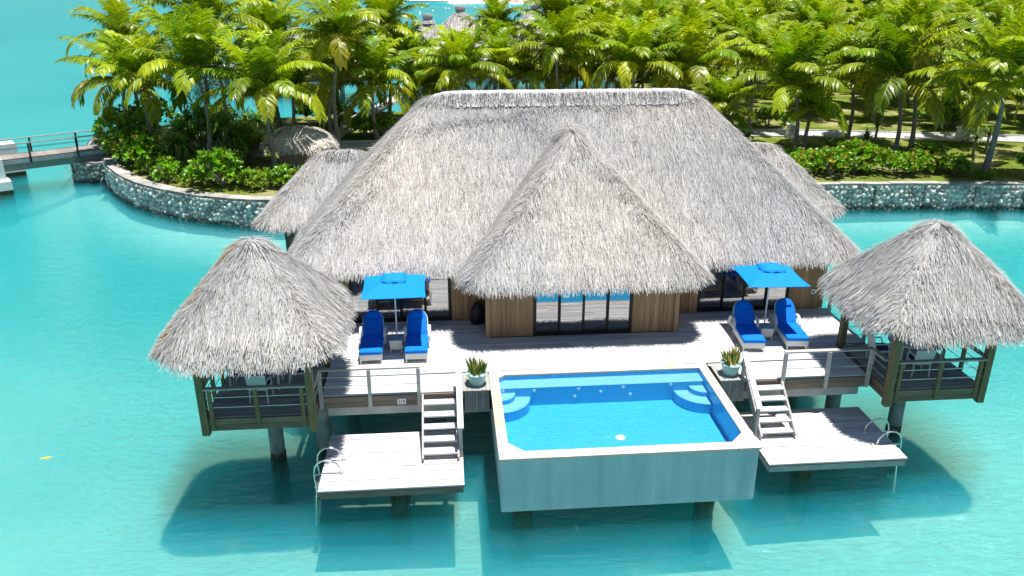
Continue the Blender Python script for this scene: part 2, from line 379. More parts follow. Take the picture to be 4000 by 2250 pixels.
# coral stone sea wall, each stone bulging from the face
def stone_face(path, z0, z1, step=.065, size=.27, batter=.25, seam=None, seed=3, dark=.9):
    g = np.random.default_rng(seed)
    P = np.array(path, float); seg = np.linalg.norm(np.diff(P, axis=0), axis=1); s = np.concatenate([[0], np.cumsum(seg)]); L = s[-1]
    us = np.arange(0, L, step); zs = np.linspace(z0, z1, int((z1-z0)/step)+1)
    px = np.interp(us, s, P[:, 0]); py = np.interp(us, s, P[:, 1])
    tx = np.gradient(px); ty = np.gradient(py); k = np.hypot(tx, ty); nxx, nyy = ty/k, -tx/k       # outward (towards the camera)
    U, Z = np.meshgrid(us, zs)
    cu = int(L/size)+3; cz = int((z1-z0)/size)+3
    ju = g.uniform(.05, .95, (cz, cu)); jz = g.uniform(.05, .95, (cz, cu)); tone = g.uniform(.55, 1.3, (cz, cu))
    iu = np.floor(U/size).astype(int); iz = np.floor((Z-z0)/size).astype(int)
    best = np.full(U.shape, 9.); sec = np.full(U.shape, 9.); tn = np.zeros(U.shape)
    for a in (-1, 0, 1):
        for c in (-1, 0, 1):
            qa = np.clip(iu+a, 0, cu-1); qc = np.clip(iz+c, 0, cz-1)
            d = np.hypot(U-(qa+ju[qc, qa])*size, (Z-z0-(qc+jz[qc, qa])*size)*1.15)/size
            m = d < best; sec = np.where(m, best, np.minimum(sec, d)); tn = np.where(m, tone[qc, qa], tn); best = np.where(m, d, best)
    edge = np.clip((sec-best)/.32, 0, 1)
    dep = .20*np.sqrt(edge)*(.5+.5*tn)+.02*g.normal(size=U.shape)*edge
    colv = (.34+.8*edge)*tn
    if seam:
        sm = np.abs((U % seam)-seam/2) < .07; dep = np.where(sm, -.05, dep); colv = np.where(sm, .15, colv)
    dep += .035*np.sin(U*23+5*np.sin(Z*17))*np.sin(Z*29+3*np.sin(U*11))*edge; dep += batter*(z1-Z)/(z1-z0)
    wet = np.clip((Z-.02-.08*np.sin(U*3))/.28, .22, 1); colv = colv*wet
    V = np.stack([px[None]+nxx[None]*dep, py[None]+nyy[None]*dep, Z], -1).reshape(-1, 3)
    n = len(us); ii = (np.arange(len(zs)-1)[:, None]*n+np.arange(n-1)[None, :]).ravel()
    q = np.stack([ii, ii+1, ii+1+n, ii+n], 1); cf = colv.ravel()[q].mean(1)
    return V, q, np.stack([cf, cf, cf*.98], 1)
def wall_thing(path, label, seed, seam, capw=.75):
    t = thing("stone_seawall", label, "sea wall", (path[0][0], path[0][1], 0))
    V, q, c = stone_face(path, -3.4, GZ-.02, seam=seam, seed=seed)
    me, lc = np_mesh(V-np.array([path[0][0], path[0][1], 0]), q, c); finish(me, "stone_face", M['stone'], t, lc, True)
    g = np.random.default_rng(seed+50)
    P = np.array(path, float); sg = np.concatenate([[0], np.cumsum(np.linalg.norm(np.diff(P, axis=0), axis=1))])
    us = np.arange(0, sg[-1], 1.45); b = MB()
    xs = np.interp(us, sg, P[:, 0]); ys = np.interp(us, sg, P[:, 1])
    for i in range(len(us)-1):
        a = Vector((xs[i], ys[i], GZ)); e = Vector((xs[i+1], ys[i+1], GZ)); tt = (e-a).normalized(); nn = Vector((-tt.y, tt.x, 0))*(capw/2-.12)
        k = g.uniform(.8, 1.15); dz = Vector((0, 0, g.uniform(-.01, .03)))
        b.bar(a+nn+dz+tt*.006, e+nn+dz-tt*.006, capw, .16, (k, k, k*.98))
    b.build("cap_slab", M['cap'], t); return t
wall_thing(front[1:12], "curved white coral stone sea wall sweeping round the palm point on the left", 3, None)
wall_thing(front[11:], "straight coral stone sea wall with dark joints below the right lawn", 5, 2.95, .55)

# ------------------------------------------------------------------ thatch
def smin(ds, k):
    a = ds[0]
    for c in ds[1:]:
        h = np.clip(.5+.5*(c-a)/k, 0, 1); a = c*(1-h)+a*h-k*h*(1-h)
    return a
class Thatch:
    def __init__(s, x0, x1, y0, y1, ze, zr, k=.45, rc=.55, back=True, p=1.0):
        s.p, s.zr = p, zr; s.x0, s.x1, s.y0, s.y1, s.ze, s.k, s.rc, s.back = x0, x1, y0, y1, ze, k, rc, back
        s.hw = min(x1-x0, y1-y0)/2 if back else (x1-x0)/2
        s.sl = 1; s.ze0 = ze
        mid = ((x0+x1)/2, y0+s.hw) if not back else ((x0+x1)/2, (y0+y1)/2)
        top = float(s.d(np.array(mid[0]), np.array(mid[1]))); s.sl = (zr-ze)/top; s.top = top
    def d(s, x, y):
        L = [x-s.x0, s.x1-x, y-s.y0]+([s.y1-y] if s.back else [])
        return smin(L, s.k)
    def h(s, x, y): q = s.d(x, y)/s.top; return s.ze+(s.zr-s.ze)*np.sign(q)*np.abs(q)**s.p
    def inside(s, x, y):
        cx, cy = (s.x0+s.x1)/2, (s.y0+s.y1)/2; hx, hy = (s.x1-s.x0)/2, (s.y1-s.y0)/2
        qx = np.abs(x-cx)-hx+s.rc; qy = np.abs(y-cy)-hy+s.rc
        if not s.back: qy = np.where(y > cy, y-s.y1, qy); 
        return np.minimum(np.maximum(qx, qy), 0)+np.hypot(np.maximum(qx, 0), np.maximum(qy, 0))-s.rc   # <0 inside
    def grad(s, x, y, e=.04):
        return (s.h(x+e, y)-s.h(x-e, y))/(2*e), (s.h(x, y+e)-s.h(x, y-e))/(2*e)
    def boundary(s, step=.12):
        pts = []; r = s.rc
        cs = [(s.x1-r, s.y0+r, -90), (s.x1-r, s.y1-r, 0), (s.x0+r, s.y1-r, 90), (s.x0+r, s.y0+r, 180)]
        for i, (cx, cy, a) in enumerate(cs):
            for k in range(7): t = R(a+15*k); pts.append((cx+r*math.cos(t), cy+r*math.sin(t)))
        pts.append(pts[0]); P = np.array(pts); sg = np.concatenate([[0], np.cumsum(np.linalg.norm(np.diff(P, axis=0), axis=1))])
        u = np.arange(0, sg[-1], step); return np.stack([np.interp(u, sg, P[:, 0]), np.interp(u, sg, P[:, 1])], 1)

def thatch_roof(T, name, parent, dens=190, clip=None, lens=(.28, .62), width=.0145, tone=1.0, seed=1, label=None, fringe=True, hide_back=True, warm=0.0, stain=False, ruffles=()):
    g = np.random.default_rng(seed); org = np.array(parent.location)
    # body
    B = T.boundary(.2); n = len(B)
    if T.x1-T.x0 >= T.y1-T.y0 or not T.back:
        hw = T.hw
        if T.back: C = np.stack([np.clip(B[:, 0], T.x0+hw, T.x1-hw), np.full(n, (T.y0+T.y1)/2)], 1)
        else: C = np.stack([np.full(n, (T.x0+T.x1)/2), np.clip(B[:, 1], T.y0+hw, T.y1)], 1)
    else: C = np.stack([np.full(n, (T.x0+T.x1)/2), np.clip(B[:, 1], T.y0+T.hw, T.y1-T.hw)], 1)
    V = []; F = []; rings = 12
    for i in range(rings+1):
        t = (i/rings)*.999; p = B*(1-t)+C*t; z = T.h(p[:, 0], p[:, 1])-.03
        V.append(np.stack([p[:, 0], p[:, 1], z], 1))
    for i in range(rings+1):
        t = (i/rings)*.999; p = B*(1-t)+C*t; z = T.h(p[:, 0], p[:, 1])-.25
        V.append(np.stack([p[:, 0], p[:, 1], z], 1))
    V = np.concatenate(V); k = np.arange(n); k1 = (k+1) % n
    for i in range(rings): F.append(np.stack([i*n+k, i*n+k1, (i+1)*n+k1, (i+1)*n+k], 1))
    o = (rings+1)*n
    for i in range(rings): F.append(np.stack([o+i*n+k1, o+i*n+k, o+(i+1)*n+k, o+(i+1)*n+k1], 1))
    F.append(np.stack([o+k, o+k1, k1, k], 1))
    F = np.concatenate(F); cb = np.tile(np.array([[.42, .41, .41]]), (len(F), 1))  # body toned dark so gaps between strands look shaded
    # strands over the surface
    area = (T.x1-T.x0)*(T.y1-T.y0)*math.sqrt(1+T.sl**2); N = int(area*dens)
    x = g.uniform(T.x0, T.x1, N); y = g.uniform(T.y0, T.y1, N); keep = T.inside(x, y) < -.03
    if hide_back and T.back: keep &= (y < (T.y0+T.y1)/2+.4) | (g.random(N) < .3)
    x, y = x[keep], y[keep]; z = T.h(x, y)
    if clip is not None: kk = clip(x, y) < z+.06; x, y, z = x[kk], y[kk], z[kk]
    gx_, gy_ = T.grad(x, y)
    nrm = np.stack([-gx_, -gy_, np.ones_like(x)], 1); nrm /= np.linalg.norm(nrm, axis=1)[:, None]
    dn = np.stack([-gx_, -gy_, -(gx_**2+gy_**2)], 1); ln = np.linalg.norm(dn, axis=1)[:, None]; flat = ln[:, 0] < .15
    dn = dn/np.maximum(ln, 1e-6); dn[flat] = np.array([0, -1, 0])
    # how far along a hip or ridge: there the tufts stand up and cross
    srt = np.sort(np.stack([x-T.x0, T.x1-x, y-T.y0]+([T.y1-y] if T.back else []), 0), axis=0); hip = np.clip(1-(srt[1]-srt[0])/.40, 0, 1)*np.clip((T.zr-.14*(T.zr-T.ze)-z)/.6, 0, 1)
    for line in ruffles:
        for (xa, ya), (xb, yb) in zip(line[:-1], line[1:]):
            t = np.clip(((x-xa)*(xb-xa)+(y-ya)*(yb-ya))/((xb-xa)**2+(yb-ya)**2), 0, 1); dq = np.hypot(x-xa-t*(xb-xa), y-ya-t*(yb-ya)); hip = np.maximum(hip, 1.25*np.clip(1-dq/.20, 0, 1))
    lo = np.sin(x*1.7+2.1*np.sin(y*.9))*np.sin(y*1.9+1.3*np.sin(x*1.1+seed))
    side = np.cross(nrm, dn); ang = g.normal(0, .17, len(x))+hip*g.normal(0, .5, len(x))
    dr = dn*np.cos(ang)[:, None]+side*np.sin(ang)[:, None]
    Ls = g.uniform(lens[0], lens[1], len(x))*(1-.3*hip)
    lift = g.uniform(.0, .036, len(x))+hip*g.uniform(0, .09, len(x))+.02*np.clip(lo, 0, 1)
    P0 = np.stack([x, y, z], 1)+nrm*(g.uniform(-.03, .03, len(x)))[:, None]
    P1 = P0+dr*Ls[:, None]+nrm*lift[:, None]
    wv = np.cross(nrm, dr)*(g.uniform(.5, 1.25, len(x))*width/2)[:, None]
    tn = g.normal(1.0, .15, len(x)); tn = np.where(g.random(len(x)) < .09, g.uniform(.38, .7, len(x)), tn)
    big = np.sin(x*.55+1.7*np.sin(y*.41+seed))*np.sin(y*.63-x*.21); tn *= tone*(1+.05*lo+.10*big)*(1-.20*hip*g.random(len(x)))*(1-.10*np.clip((z-T.ze)/5, 0, 1))  # hip and ruffle strands darkened, shade among the tufts put into colour
    wm = g.normal(warm, .03, len(x))+.035*big
    if stain:                                        # rusty lichen along the left hip
        q = (x-T.x0 < y-T.y0+.05) & (np.abs((x-T.x0)-(y-T.y0)+.25) < .13+.09*np.sin(z*7)) & (z > T.ze+.45) & (y < (T.y0+T.y1)/2) & (g.random(len(x)) < .7)
        wm = np.where(q, .42, wm); tn = np.where(q, tn*.52, tn)
    parts = [(P0, P1, wv, tn, wm)]
    if fringe:
        for lay in range(6):
            Bp = T.boundary(.009); m = len(Bp); Bp = Bp+g.normal(0, .006, Bp.shape)
            e = .03; gxx = (T.inside(Bp[:, 0]+e, Bp[:, 1])-T.inside(Bp[:, 0]-e, Bp[:, 1])); gyy = (T.inside(Bp[:, 0], Bp[:, 1]+e)-T.inside(Bp[:, 0], Bp[:, 1]-e))
            out = np.stack([gxx, gyy, 0*gxx], 1); out /= np.maximum(np.linalg.norm(out, axis=1), 1e-6)[:, None]
            st = lay*.085; q = Bp-out[:, :2]*(st+g.uniform(-.04, .05, m))[:, None]
            zz = T.h(q[:, 0], q[:, 1])-.02*(4-lay)
            kk = np.ones(m, bool)
            if clip is not None: kk &= clip(Bp[:, 0], Bp[:, 1]) < T.ze-.05
            if not T.back: kk &= Bp[:, 1] < T.y1-.3
            if hide_back and T.back: kk &= (Bp[:, 1] < (T.y0+T.y1)/2+1.2) | (g.random(m) < .35)
            q, zz, out2 = q[kk], zz[kk], out[kk]; m = len(q)
            tang = np.stack([-out2[:, 1], out2[:, 0], 0*zz], 1)
            steep = g.uniform(.75, 1.7, m)+.25*lay*0
            d = out2*1.0+np.array([0, 0, -1.0])*steep[:, None]+tang*g.normal(0, .22, m)[:, None]; d /= np.linalg.norm(d, axis=1)[:, None]
            cl = .5+.5*np.sin(q[:, 0]*5.3+q[:, 1]*4.1+lay)*np.sin(q[:, 0]*2.1-q[:, 1]*3.3)
            L2 = g.uniform(.21, .33, m)+.08*cl+st*.5
            p0 = np.stack([q[:, 0], q[:, 1], zz], 1); p1 = p0+d*L2[:, None]
            wv2 = (tang+.4*np.cross(tang, d)*g.normal(0, 1, m)[:, None])*(g.uniform(.5, 1.2, m)*width/2)[:, None]
            parts.append((p0, p1, wv2, tone*g.normal(1.05, .2, m)*np.where(g.random(m) < .1, .55, 1), g.normal(warm, .035, m)))
    VV = [V-org]; QQ = [F]; CC = [cb]; off = len(V)
    for p0, p1, wv, tn, wm in parts:
        m = len(p0); vs = np.stack([p0-wv, p0+wv, p1+wv*.55, p1-wv*.55], 1).reshape(-1, 3)-org
        q = off+np.arange(m*4).reshape(m, 4); off += m*4
        tn = np.clip(tn, .2, 1.6); c = np.stack([tn*(1+wm), tn, tn*(1-wm*1.3)], 1)
        VV.append(vs); QQ.append(q); CC.append(c)
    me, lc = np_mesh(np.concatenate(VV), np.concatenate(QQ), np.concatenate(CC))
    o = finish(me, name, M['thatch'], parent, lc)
    if label: o['label'] = label
    return o

# ------------------------------------------------------------------ timber helpers
D = 2.1                                              # height of the main deck
def boards(b, x0, x1, y0, y1, ztop, th=.035, pitch=.142, gap=.016, lng=2.4, seed=1, lo=.78, hi=1.16):
    g = random.Random(seed); n = max(1, round((y1-y0)/pitch)); p = (y1-y0)/n
    b.box(x0+.001, x1-.001, y0-.002, y1+.002, ztop-th-.02, ztop-th+.004, (.12, .11, .11))  # added dark sheet: stops sun through the gaps and darkens the joints
    for i in range(n):
        ya = y0+i*p+gap/2; yb = y0+(i+1)*p-gap/2; x = x0; first = True
        while x < x1-1e-6:
            e = min(x1, x+(g.uniform(.5, lng) if first else lng)); first = False
            if x1-e < .35: e = x1
            k = g.uniform(lo, hi); dz = g.uniform(-.002, .002)
            b.box(x+.003, e-.003, ya, yb, ztop-th, ztop+dz, (k, k*g.uniform(.985, 1.0), k*g.uniform(.96, 1.0))); x = e
    return b
def planks(b, p0, p1, z0, z1, th=.03, wd=.15, seed=1, lo=.78, hi=1.2):
    """upright boards from p0 to p1 (outer face on the line, thickness behind it)"""
    g = random.Random(seed); a = Vector((*p0, 0)); e = Vector((*p1, 0)); L = (e-a).length; t = (e-a)/L; n = max(1, round(L/wd)); nn = Vector((-t.y, t.x, 0))
    for i in range(n):
        q0 = a+t*(L*i/n+.003); q1 = a+t*(L*(i+1)/n-.003); k = g.uniform(lo, hi); th2 = th+g.uniform(0, .006); o_ = nn*(th2/2-g.uniform(0, .004))
        b.bar(q0+o_+Vector((0, 0, (z0+z1)/2)), q1+o_+Vector((0, 0, (z0+z1)/2)), th2, z1-z0, (k, k*g.uniform(.94, 1.02), k*g.uniform(.85, 1.0)))
    return b
def pile_part(parent, x, y, z0, z1, r=.21, grow=True, head=None):
    g = random.Random(int(abs(x*77+y*31)*10)); b = MB(); pts = []; rs = []
    for i in range(9): z = z0+(z1-z0)*i/8; pts.append((x, y, z)); rs.append(r*g.uniform(.985, 1.015))
    b.tube(pts, rs, 16)
    if head: b.box(x-head, x+head, y-head, y+head, z1-.02, z1+.30)
    p = b.build("pile", M['pile'], parent, False)
    if grow:
        b = MB(); prof = []
        for i in range(14): z = z0+(.16-z0)*i/13; prof.append((r*(1.02+.18*g.random()*(1-i/16)), z))
        q = MB(); sg = 16; vs = [(x+rr*(1+.12*math.sin(3*kk+5*zz)*.6+g.uniform(-.05, .05))*math.cos(2*math.pi*kk/sg), y+rr*(1+g.uniform(-.06, .06))*math.sin(2*math.pi*kk/sg), zz) for rr, zz in prof for kk in range(sg)]
        q.add(vs, [(i*sg+k, i*sg+(k+1) % sg, (i+1)*sg+(k+1) % sg, (i+1)*sg+k) for i in range(13) for k in range(sg)])
        q.build("sea_growth", M['growth'], p, True)
    return p
def railing(parent, a, bq, zt, posts, zb, mat_top, mat_post, wires=2, post_w=.1, out=(0, 0)):
    """a, bq ends (x, y); posts fractions; zb the foot of the posts"""
    A = Vector((*a, 0)); B_ = Vector((*bq, 0)); r = MB()
    r.bar(A+Vector((0, 0, zt)), B_+Vector((0, 0, zt)), .15, .045)
    top = r.build("railing", mat_top, parent)
    for f in posts:
        p = A.lerp(B_, f)+Vector((*out, 0)); q = MB(); q.bar(p+Vector((0, 0, zb)), p+Vector((0, 0, zt-.024)), post_w, post_w*.75); q.build("rail_post", mat_post, top)
    for i in range(wires):
        z = D+(zt-D)*(i+1)/(wires+1)+.03; q = MB(); q.tube([A+Vector((0, 0, z)), B_+Vector((0, 0, z))], .011, 6); q.build("rail_wire", M['steel'], top)
    return top

# ------------------------------------------------------------------ the villa
vil = thing("thatched_villa", "large overwater villa with broad grey thatched roof, front bay and cedar walls", "villa", (4.25, 24.95, D))
Tmain = Thatch(-5.25, 13.75, 24.28, 33.9, 4.28, 9.02, .6, .9)
Tbay = Thatch(.45, 8.05, 22.62, 31.0, 4.26, 8.05, .45, .6, back=False)
TwL = Thatch(-7.2, -1, 29.6, 34.4, 4.25, 6.5, .4, .6)
TwR = Thatch(9.5, 15.7, 29.6, 34.4, 4.25, 6.5, .4, .6)
def hroof(T):
    def f(x, y):
        v = T.h(x, y); return np.where(T.inside(x, y) < 0, v, -9)
    return f
hm = hroof(Tmain)
r_main = thatch_roof(Tmain, "thatch_roof", vil, 800, lambda x, y: hroof(Tbay)(x, y), seed=1, ruffles=[[(-.8, 28.0), (.1, 28.2), (.8, 28.25), (1.6, 28.3), (2.35, 28.3), (2.9, 28.2), (3.2, 28.0), (3.5, 27.7)], [(2.4, 28.4), (3.8, 28.6), (5.2, 28.65), (6.5, 28.5)], [(-3.4, 25.6), (-2.9, 26.0), (-2.4, 26.3)]])
r_bay = thatch_roof(Tbay, "bay_roof", vil, 850, hm, ruffles=[[(2.0, 24.3), (2.4, 24.4), (2.8, 24.35)], [(6.3, 24.0), (6.0, 24.5), (5.7, 25.0)]], seed=2)
thatch_roof(TwL, "wing_roof", vil, 680, hm, seed=3)
thatch_roof(TwR, "wing_roof", vil, 680, hm, seed=4)
# ridge caps of laid thatch
def ridge_cap(T, parent, xa, xb, seed):
    g = np.random.default_rng(seed); b = MB(); yc = (T.y0+T.y1)/2; z0 = float(T.h(np.array((xa+xb)/2), np.array(yc)))
    n = int((xb-xa)/.07)
    for i in range(n):
        x = xa+(xb-xa)*i/n; hz = z0+g.normal(0, .006); k = g.uniform(.93, 1.08)
        tp = min(1, (i+1)/14, (n-i)/14)**.5; ys_ = [a_*(.4+.6*tp) for a_ in (-.62, -.36, -.12, .12, .36, .62)]; prof = [(a_, float(T.h(np.array(x), np.array(yc+a_)))-z0+.13*tp-.03) for a_ in ys_]
        x2 = x+.09; e = g.uniform(-.08, .08)
        vs = []
        for j, (dy, dz) in enumerate(prof):
            s_ = 1+(e if j in (0, 5) else 0); vs += [(x, yc+dy*s_, hz+dz*s_), (x2, yc+dy*s_, hz+dz*s_-.003)]
        b.add(vs, [(2*j, 2*j+1, 2*j+3, 2*j+2) for j in range(5)], (k*.97, k*.98, k*1.02))
    return b.build("ridge_cap", M['thatch'], parent)
ridge_cap(Tmain, r_main, -.55, 9.05, 5)
W0, W1, WY = -4.3, 12.9, 24.95
b = MB()
for (a, e, s_) in (((W0, WY), (-3.28, WY), 1), ((.02, WY), (1.16, WY), 2), ((7.3, WY), (8.45, WY), 3), ((11.63, WY), (W1, WY), 4)): planks(b, a, e, D, 4.75, seed=s_)
planks(b, (W1, WY+.03), (W1, 33.2), D, 4.6, seed=5); planks(b, (W0, 33.2), (W0, WY+.03), D, 4.6, seed=6)
b.box(W0+.04, W1-.04, 33.2, 33.26, D-.1, 4.6)
b.build("timber_wall", M['wall'], vil)
b = MB()                                             # front bay
planks(b, (1.16, 23.47), (2.64, 23.47), D, 4.75, seed=11); planks(b, (1.16, WY), (1.16, 23.50), D, 4.75, seed=13); b.build("bay_wall", M['wall'], vil)
b = MB(); planks(b, (5.80, 23.47), (7.28, 23.47), D, 4.75, seed=12); planks(b, (7.28, 23.50), (7.28, WY), D, 4.75, seed=14); b.build("bay_wall", M['wall'], vil)
for xa, xb in ((1.10, 1.24), (7.2, 7.34)):
    b = MB(); b.box(xa, xb, 23.40, 23.466, D, 4.7); b.build("corner_board", M['wall'], vil)
for x0, x1, yy in ((-6.3, -4.34, 30.4), (12.94, 14.8, 30.4)):
    b = MB(); planks(b, (x0, yy), (x1, yy), D-.3, 4.5, seed=21)
    if x0 < 0: planks(b, (x0, 33.8), (x0, yy+.03), D-.3, 4.5, seed=22)
    else: planks(b, (x1, yy+.03), (x1, 33.8), D-.3, 4.5, seed=23)
    b.build("wing_wall", M['wood_brown'], vil)
def sliding_doors(xs, y, z1=4.4):
    fr = MB(); fr.box(xs[0]-.06, xs[-1]+.06, y-.02, y+.10, D+.001, D+.06); fr.box(xs[0]-.06, xs[-1]+.06, y-.02, y+.10, z1, z1+.12)
    for x in (xs[0]-.03, xs[-1]+.03): fr.box(x-.03, x+.03, y-.021, y+.101, D+.06, z1)
    fr.build("door_frame", M['dark_metal'], vil)
    for i in range(len(xs)-1):
        a, c = xs[i], xs[i+1]; yo = y+(.0 if i % 2 else .045); p = MB(); s_ = .045
        p.box(a, a+s_, yo, yo+.04, D+.062, z1-.002); p.box(c-s_, c, yo, yo+.04, D+.062, z1-.002); p.box(a+s_, c-s_, yo+.001, yo+.039, D+.062, D+.14); p.box(a+s_, c-s_, yo+.001, yo+.039, z1-.08, z1-.002)
        d = p.build("sliding_door", M['dark_metal'], vil)
        q = MB(); q.box(a+s_, c-s_, yo+.016, yo+.024, D+.14, z1-.08); q.build("glass_pane", M['glass'], d)
    for side in (0, 1):                              # curtain drawn to either end
        q = MB(); n = 16; wd = .75; xa = xs[0]+.05 if side == 0 else xs[-1]-.05-wd
        pts = [(xa+wd*k/n, y+.25+(.035 if k % 2 else -.035)) for k in range(n+1)]
        for k in range(n): q.add([(*pts[k], D+.04), (*pts[k+1], D+.04), (*pts[k+1], z1), (*pts[k], z1)], [(0, 1, 2, 3)])
        q.build("curtain", M['curtain'], vil)
sliding_doors([-3.24, -2.42, -1.63, -.83, -.02], WY)
sliding_doors([2.68, 3.46, 4.24, 5.02, 5.76], 23.45)
sliding_doors([8.5, 9.3, 10.05, 10.85, 11.58], WY)
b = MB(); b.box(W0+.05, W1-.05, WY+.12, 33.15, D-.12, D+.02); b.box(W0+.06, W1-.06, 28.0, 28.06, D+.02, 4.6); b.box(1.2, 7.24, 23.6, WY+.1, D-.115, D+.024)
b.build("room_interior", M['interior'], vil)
b = MB(); b.box(W0, W1, WY+.05, 33.2, D-.45, D-.14); b.build("floor_beam", M['concrete'], vil)
for x, y in ((-3.2, 26.5), (1.5, 26.5), (7, 26.5), (11.8, 26.5), (-3.2, 32), (11.8, 32), (-5.8, 32.5), (14.3, 32.5)): pile_part(vil, x, y, -2.8, D-.4, .24, False)
b = MB(); b.box(12.42, 12.56, WY-.045, WY-.002, D+.55, D+.72); lt = b.build("outlet_box", M['white'], vil)
b = MB(); b.box(12.455, 12.525, WY-.052, WY-.046, D+.60, D+.67); b.build("outlet_socket", M['ink'], lt)

# dark bag in the shade beside the bay
bag = thing("duffel_bag", "black bag slumped upright in the shaded corner left of the bay", "bag", (.86, 24.55, D))
g = random.Random(4); b = MB(); prof = [(.02, 0), (.19, .03), (.235, .2), (.225, .42), (.20, .6), (.13, .74), (.05, .80), (.0, .81)]; sg = 18
vs = [(.86+(r_*(1+.07*math.sin(3*k+z*9)))*math.cos(2*math.pi*k/sg)+.08*z, 24.55+r_*.75*(1+.05*math.sin(4*k))*math.sin(2*math.pi*k/sg), D+z) for r_, z in prof for k in range(sg)]
b.add(vs, [(i*sg+k, i*sg+(k+1) % sg, (i+1)*sg+(k+1) % sg, (i+1)*sg+k) for i in range(len(prof)-1) for k in range(sg)]); b.build("bag_body", M['black'], bag, True)
b = MB(); b.tube([(1.05, 24.45, D+.25), (1.12, 24.4, D+.5), (1.08, 24.45, D+.78), (.95, 24.5, D+.82)], .018, 6); b.build("strap", M['dark_metal'], bag)

# ------------------------------------------------------------------ the deck
dk = thing("timber_deck", "broad silvery timber sun deck in front of the villa", "deck", (4.25, 22, D))
b = MB()
boards(b, -3.62, .28, 19.98, 21.05, D, seed=1); boards(b, 1.02, 7.58, 21.06, 21.11, D, pitch=.05, seed=9)
boards(b, 8.36, 12.02, 19.98, 21.05, D, seed=2); boards(b, -3.62, 12.02, 21.12, 22.1, D, seed=3); boards(b, .28, 1.02, 20.9, 21.05, D, seed=33); boards(b, 7.6, 8.36, 20.9, 21.05, D, seed=34)
boards(b, -4.5, 13.05, 22.1, 23.42, D, seed=4); boards(b, -4.5, 1.1, 23.42, 24.93, D, seed=5); boards(b, 7.34, 13.05, 23.42, 24.93, D, seed=6)
b.build("deck_boards", M['deck'], dk)
for x0, x1, s_ in ((-3.62, .28, 1), (8.36, 12.02, 2)):
    b = MB()
    for i, (za, zb) in enumerate(((1.90, 2.062), (1.735, 1.893))): k = .85+.2*((i+s_) % 2); b.box(x0, x1, 19.94+.004*i, 19.985, za, zb, (k, k, k))
    b.build("fascia_board", M['wood_brown'], dk)
for xa in (13.02, -4.5):
    b = MB(); b.box(xa, xa+.04, 22.1, 24.93, 1.75, 2.062); b.build("fascia_board", M['wood_brown'], dk)
b = MB(); b.box(-3.5, .2, 20.12, 20.5, 1.40, 1.73); b.box(8.4, 11.9, 20.12, 20.5, 1.40, 1.73); b.box(-4.3, 12.9, 23.2, 23.6, 1.4, 1.72); b.box(-3.4, 11.9, 21.02, 22.0, 1.74, 2.04); b.box(.2, 1.09, 19.99, 21.015, 1.40, 1.46); b.box(7.52, 8.4, 19.99, 21.015, 1.40, 1.46)  # beams, plus slabs added by the pool to block slits of sun
b.build("beam_and_light_block", M['concrete'], dk)
for x, y in ((-3.75, 20.6), (.0, 21.6), (8.6, 21.6), (11.9, 21.4), (-3.3, 23.4), (11.5, 23.4), (4.2, 23.4)): pile_part(dk, x, y, -2.7, 1.42, .22, x in (-3.75, 11.9), .26)
railing(dk, (-3.62, 19.95), (-.9, 19.95), 2.93, (.0, .49, .985), 1.76, M['wood_grey'], M['wood_grey'], out=(0, -.055))
railing(dk, (9.42, 19.95), (12.07, 19.95), 2.95, (.012, .5, .97), 1.76, M['wood_grey'], M['wood_grey'], out=(0, -.055))
railing(dk, (12.05, 19.9), (12.05, 19.2), 2.95, (), 1.76, M['wood_grey'], M['wood_grey'])
railing(dk, (-3.68, 19.9), (-3.68, 19.2), 2.95, (), 1.76, M['wood_grey'], M['wood_grey'])
railing(dk, (13.1, 24.85), (13.1, 22.3), 2.92, (.02, .5, .98), 1.8, M['wood_grey'], M['wood_grey'])
railing(dk, (-4.55, 24.85), (-4.55, 22.3), 2.92, (.02, .5, .98), 1.8, M['wood_grey'], M['wood_grey'])

def text_mesh(txt, size, mat, parent, loc, rot):
    cu = bpy.data.curves.new("txt", 'FONT'); cu.body = txt; cu.size = size; cu.align_x = 'CENTER'; cu.align_y = 'CENTER'; cu.extrude = .002
    to = bpy.data.objects.new("txt", cu); COL.objects.link(to); bpy.context.view_layer.update()
    me = bpy.data.meshes.new_from_object(to.evaluated_get(bpy.context.evaluated_depsgraph_get())); bpy.data.objects.remove(to)
    me.materials.clear(); o = finish(me, "number", mat, parent, np.ones((len(me.loops), 3))); o.location = loc; o.rotation_euler = rot
    return o
sg_ = thing("number_plate", "small white plate reading 216 on the deck's front board", "sign", (-1.43, 19.92, 1.885))
b = MB(); b.box(-1.55, -1.31, 19.915, 19.938, 1.80, 1.965); b.build("plate", M['tile_white'], sg_)
text_mesh("216", .135, M['ink'], sg_, (0, -.0075, -.002), (R(90), 0, 0))

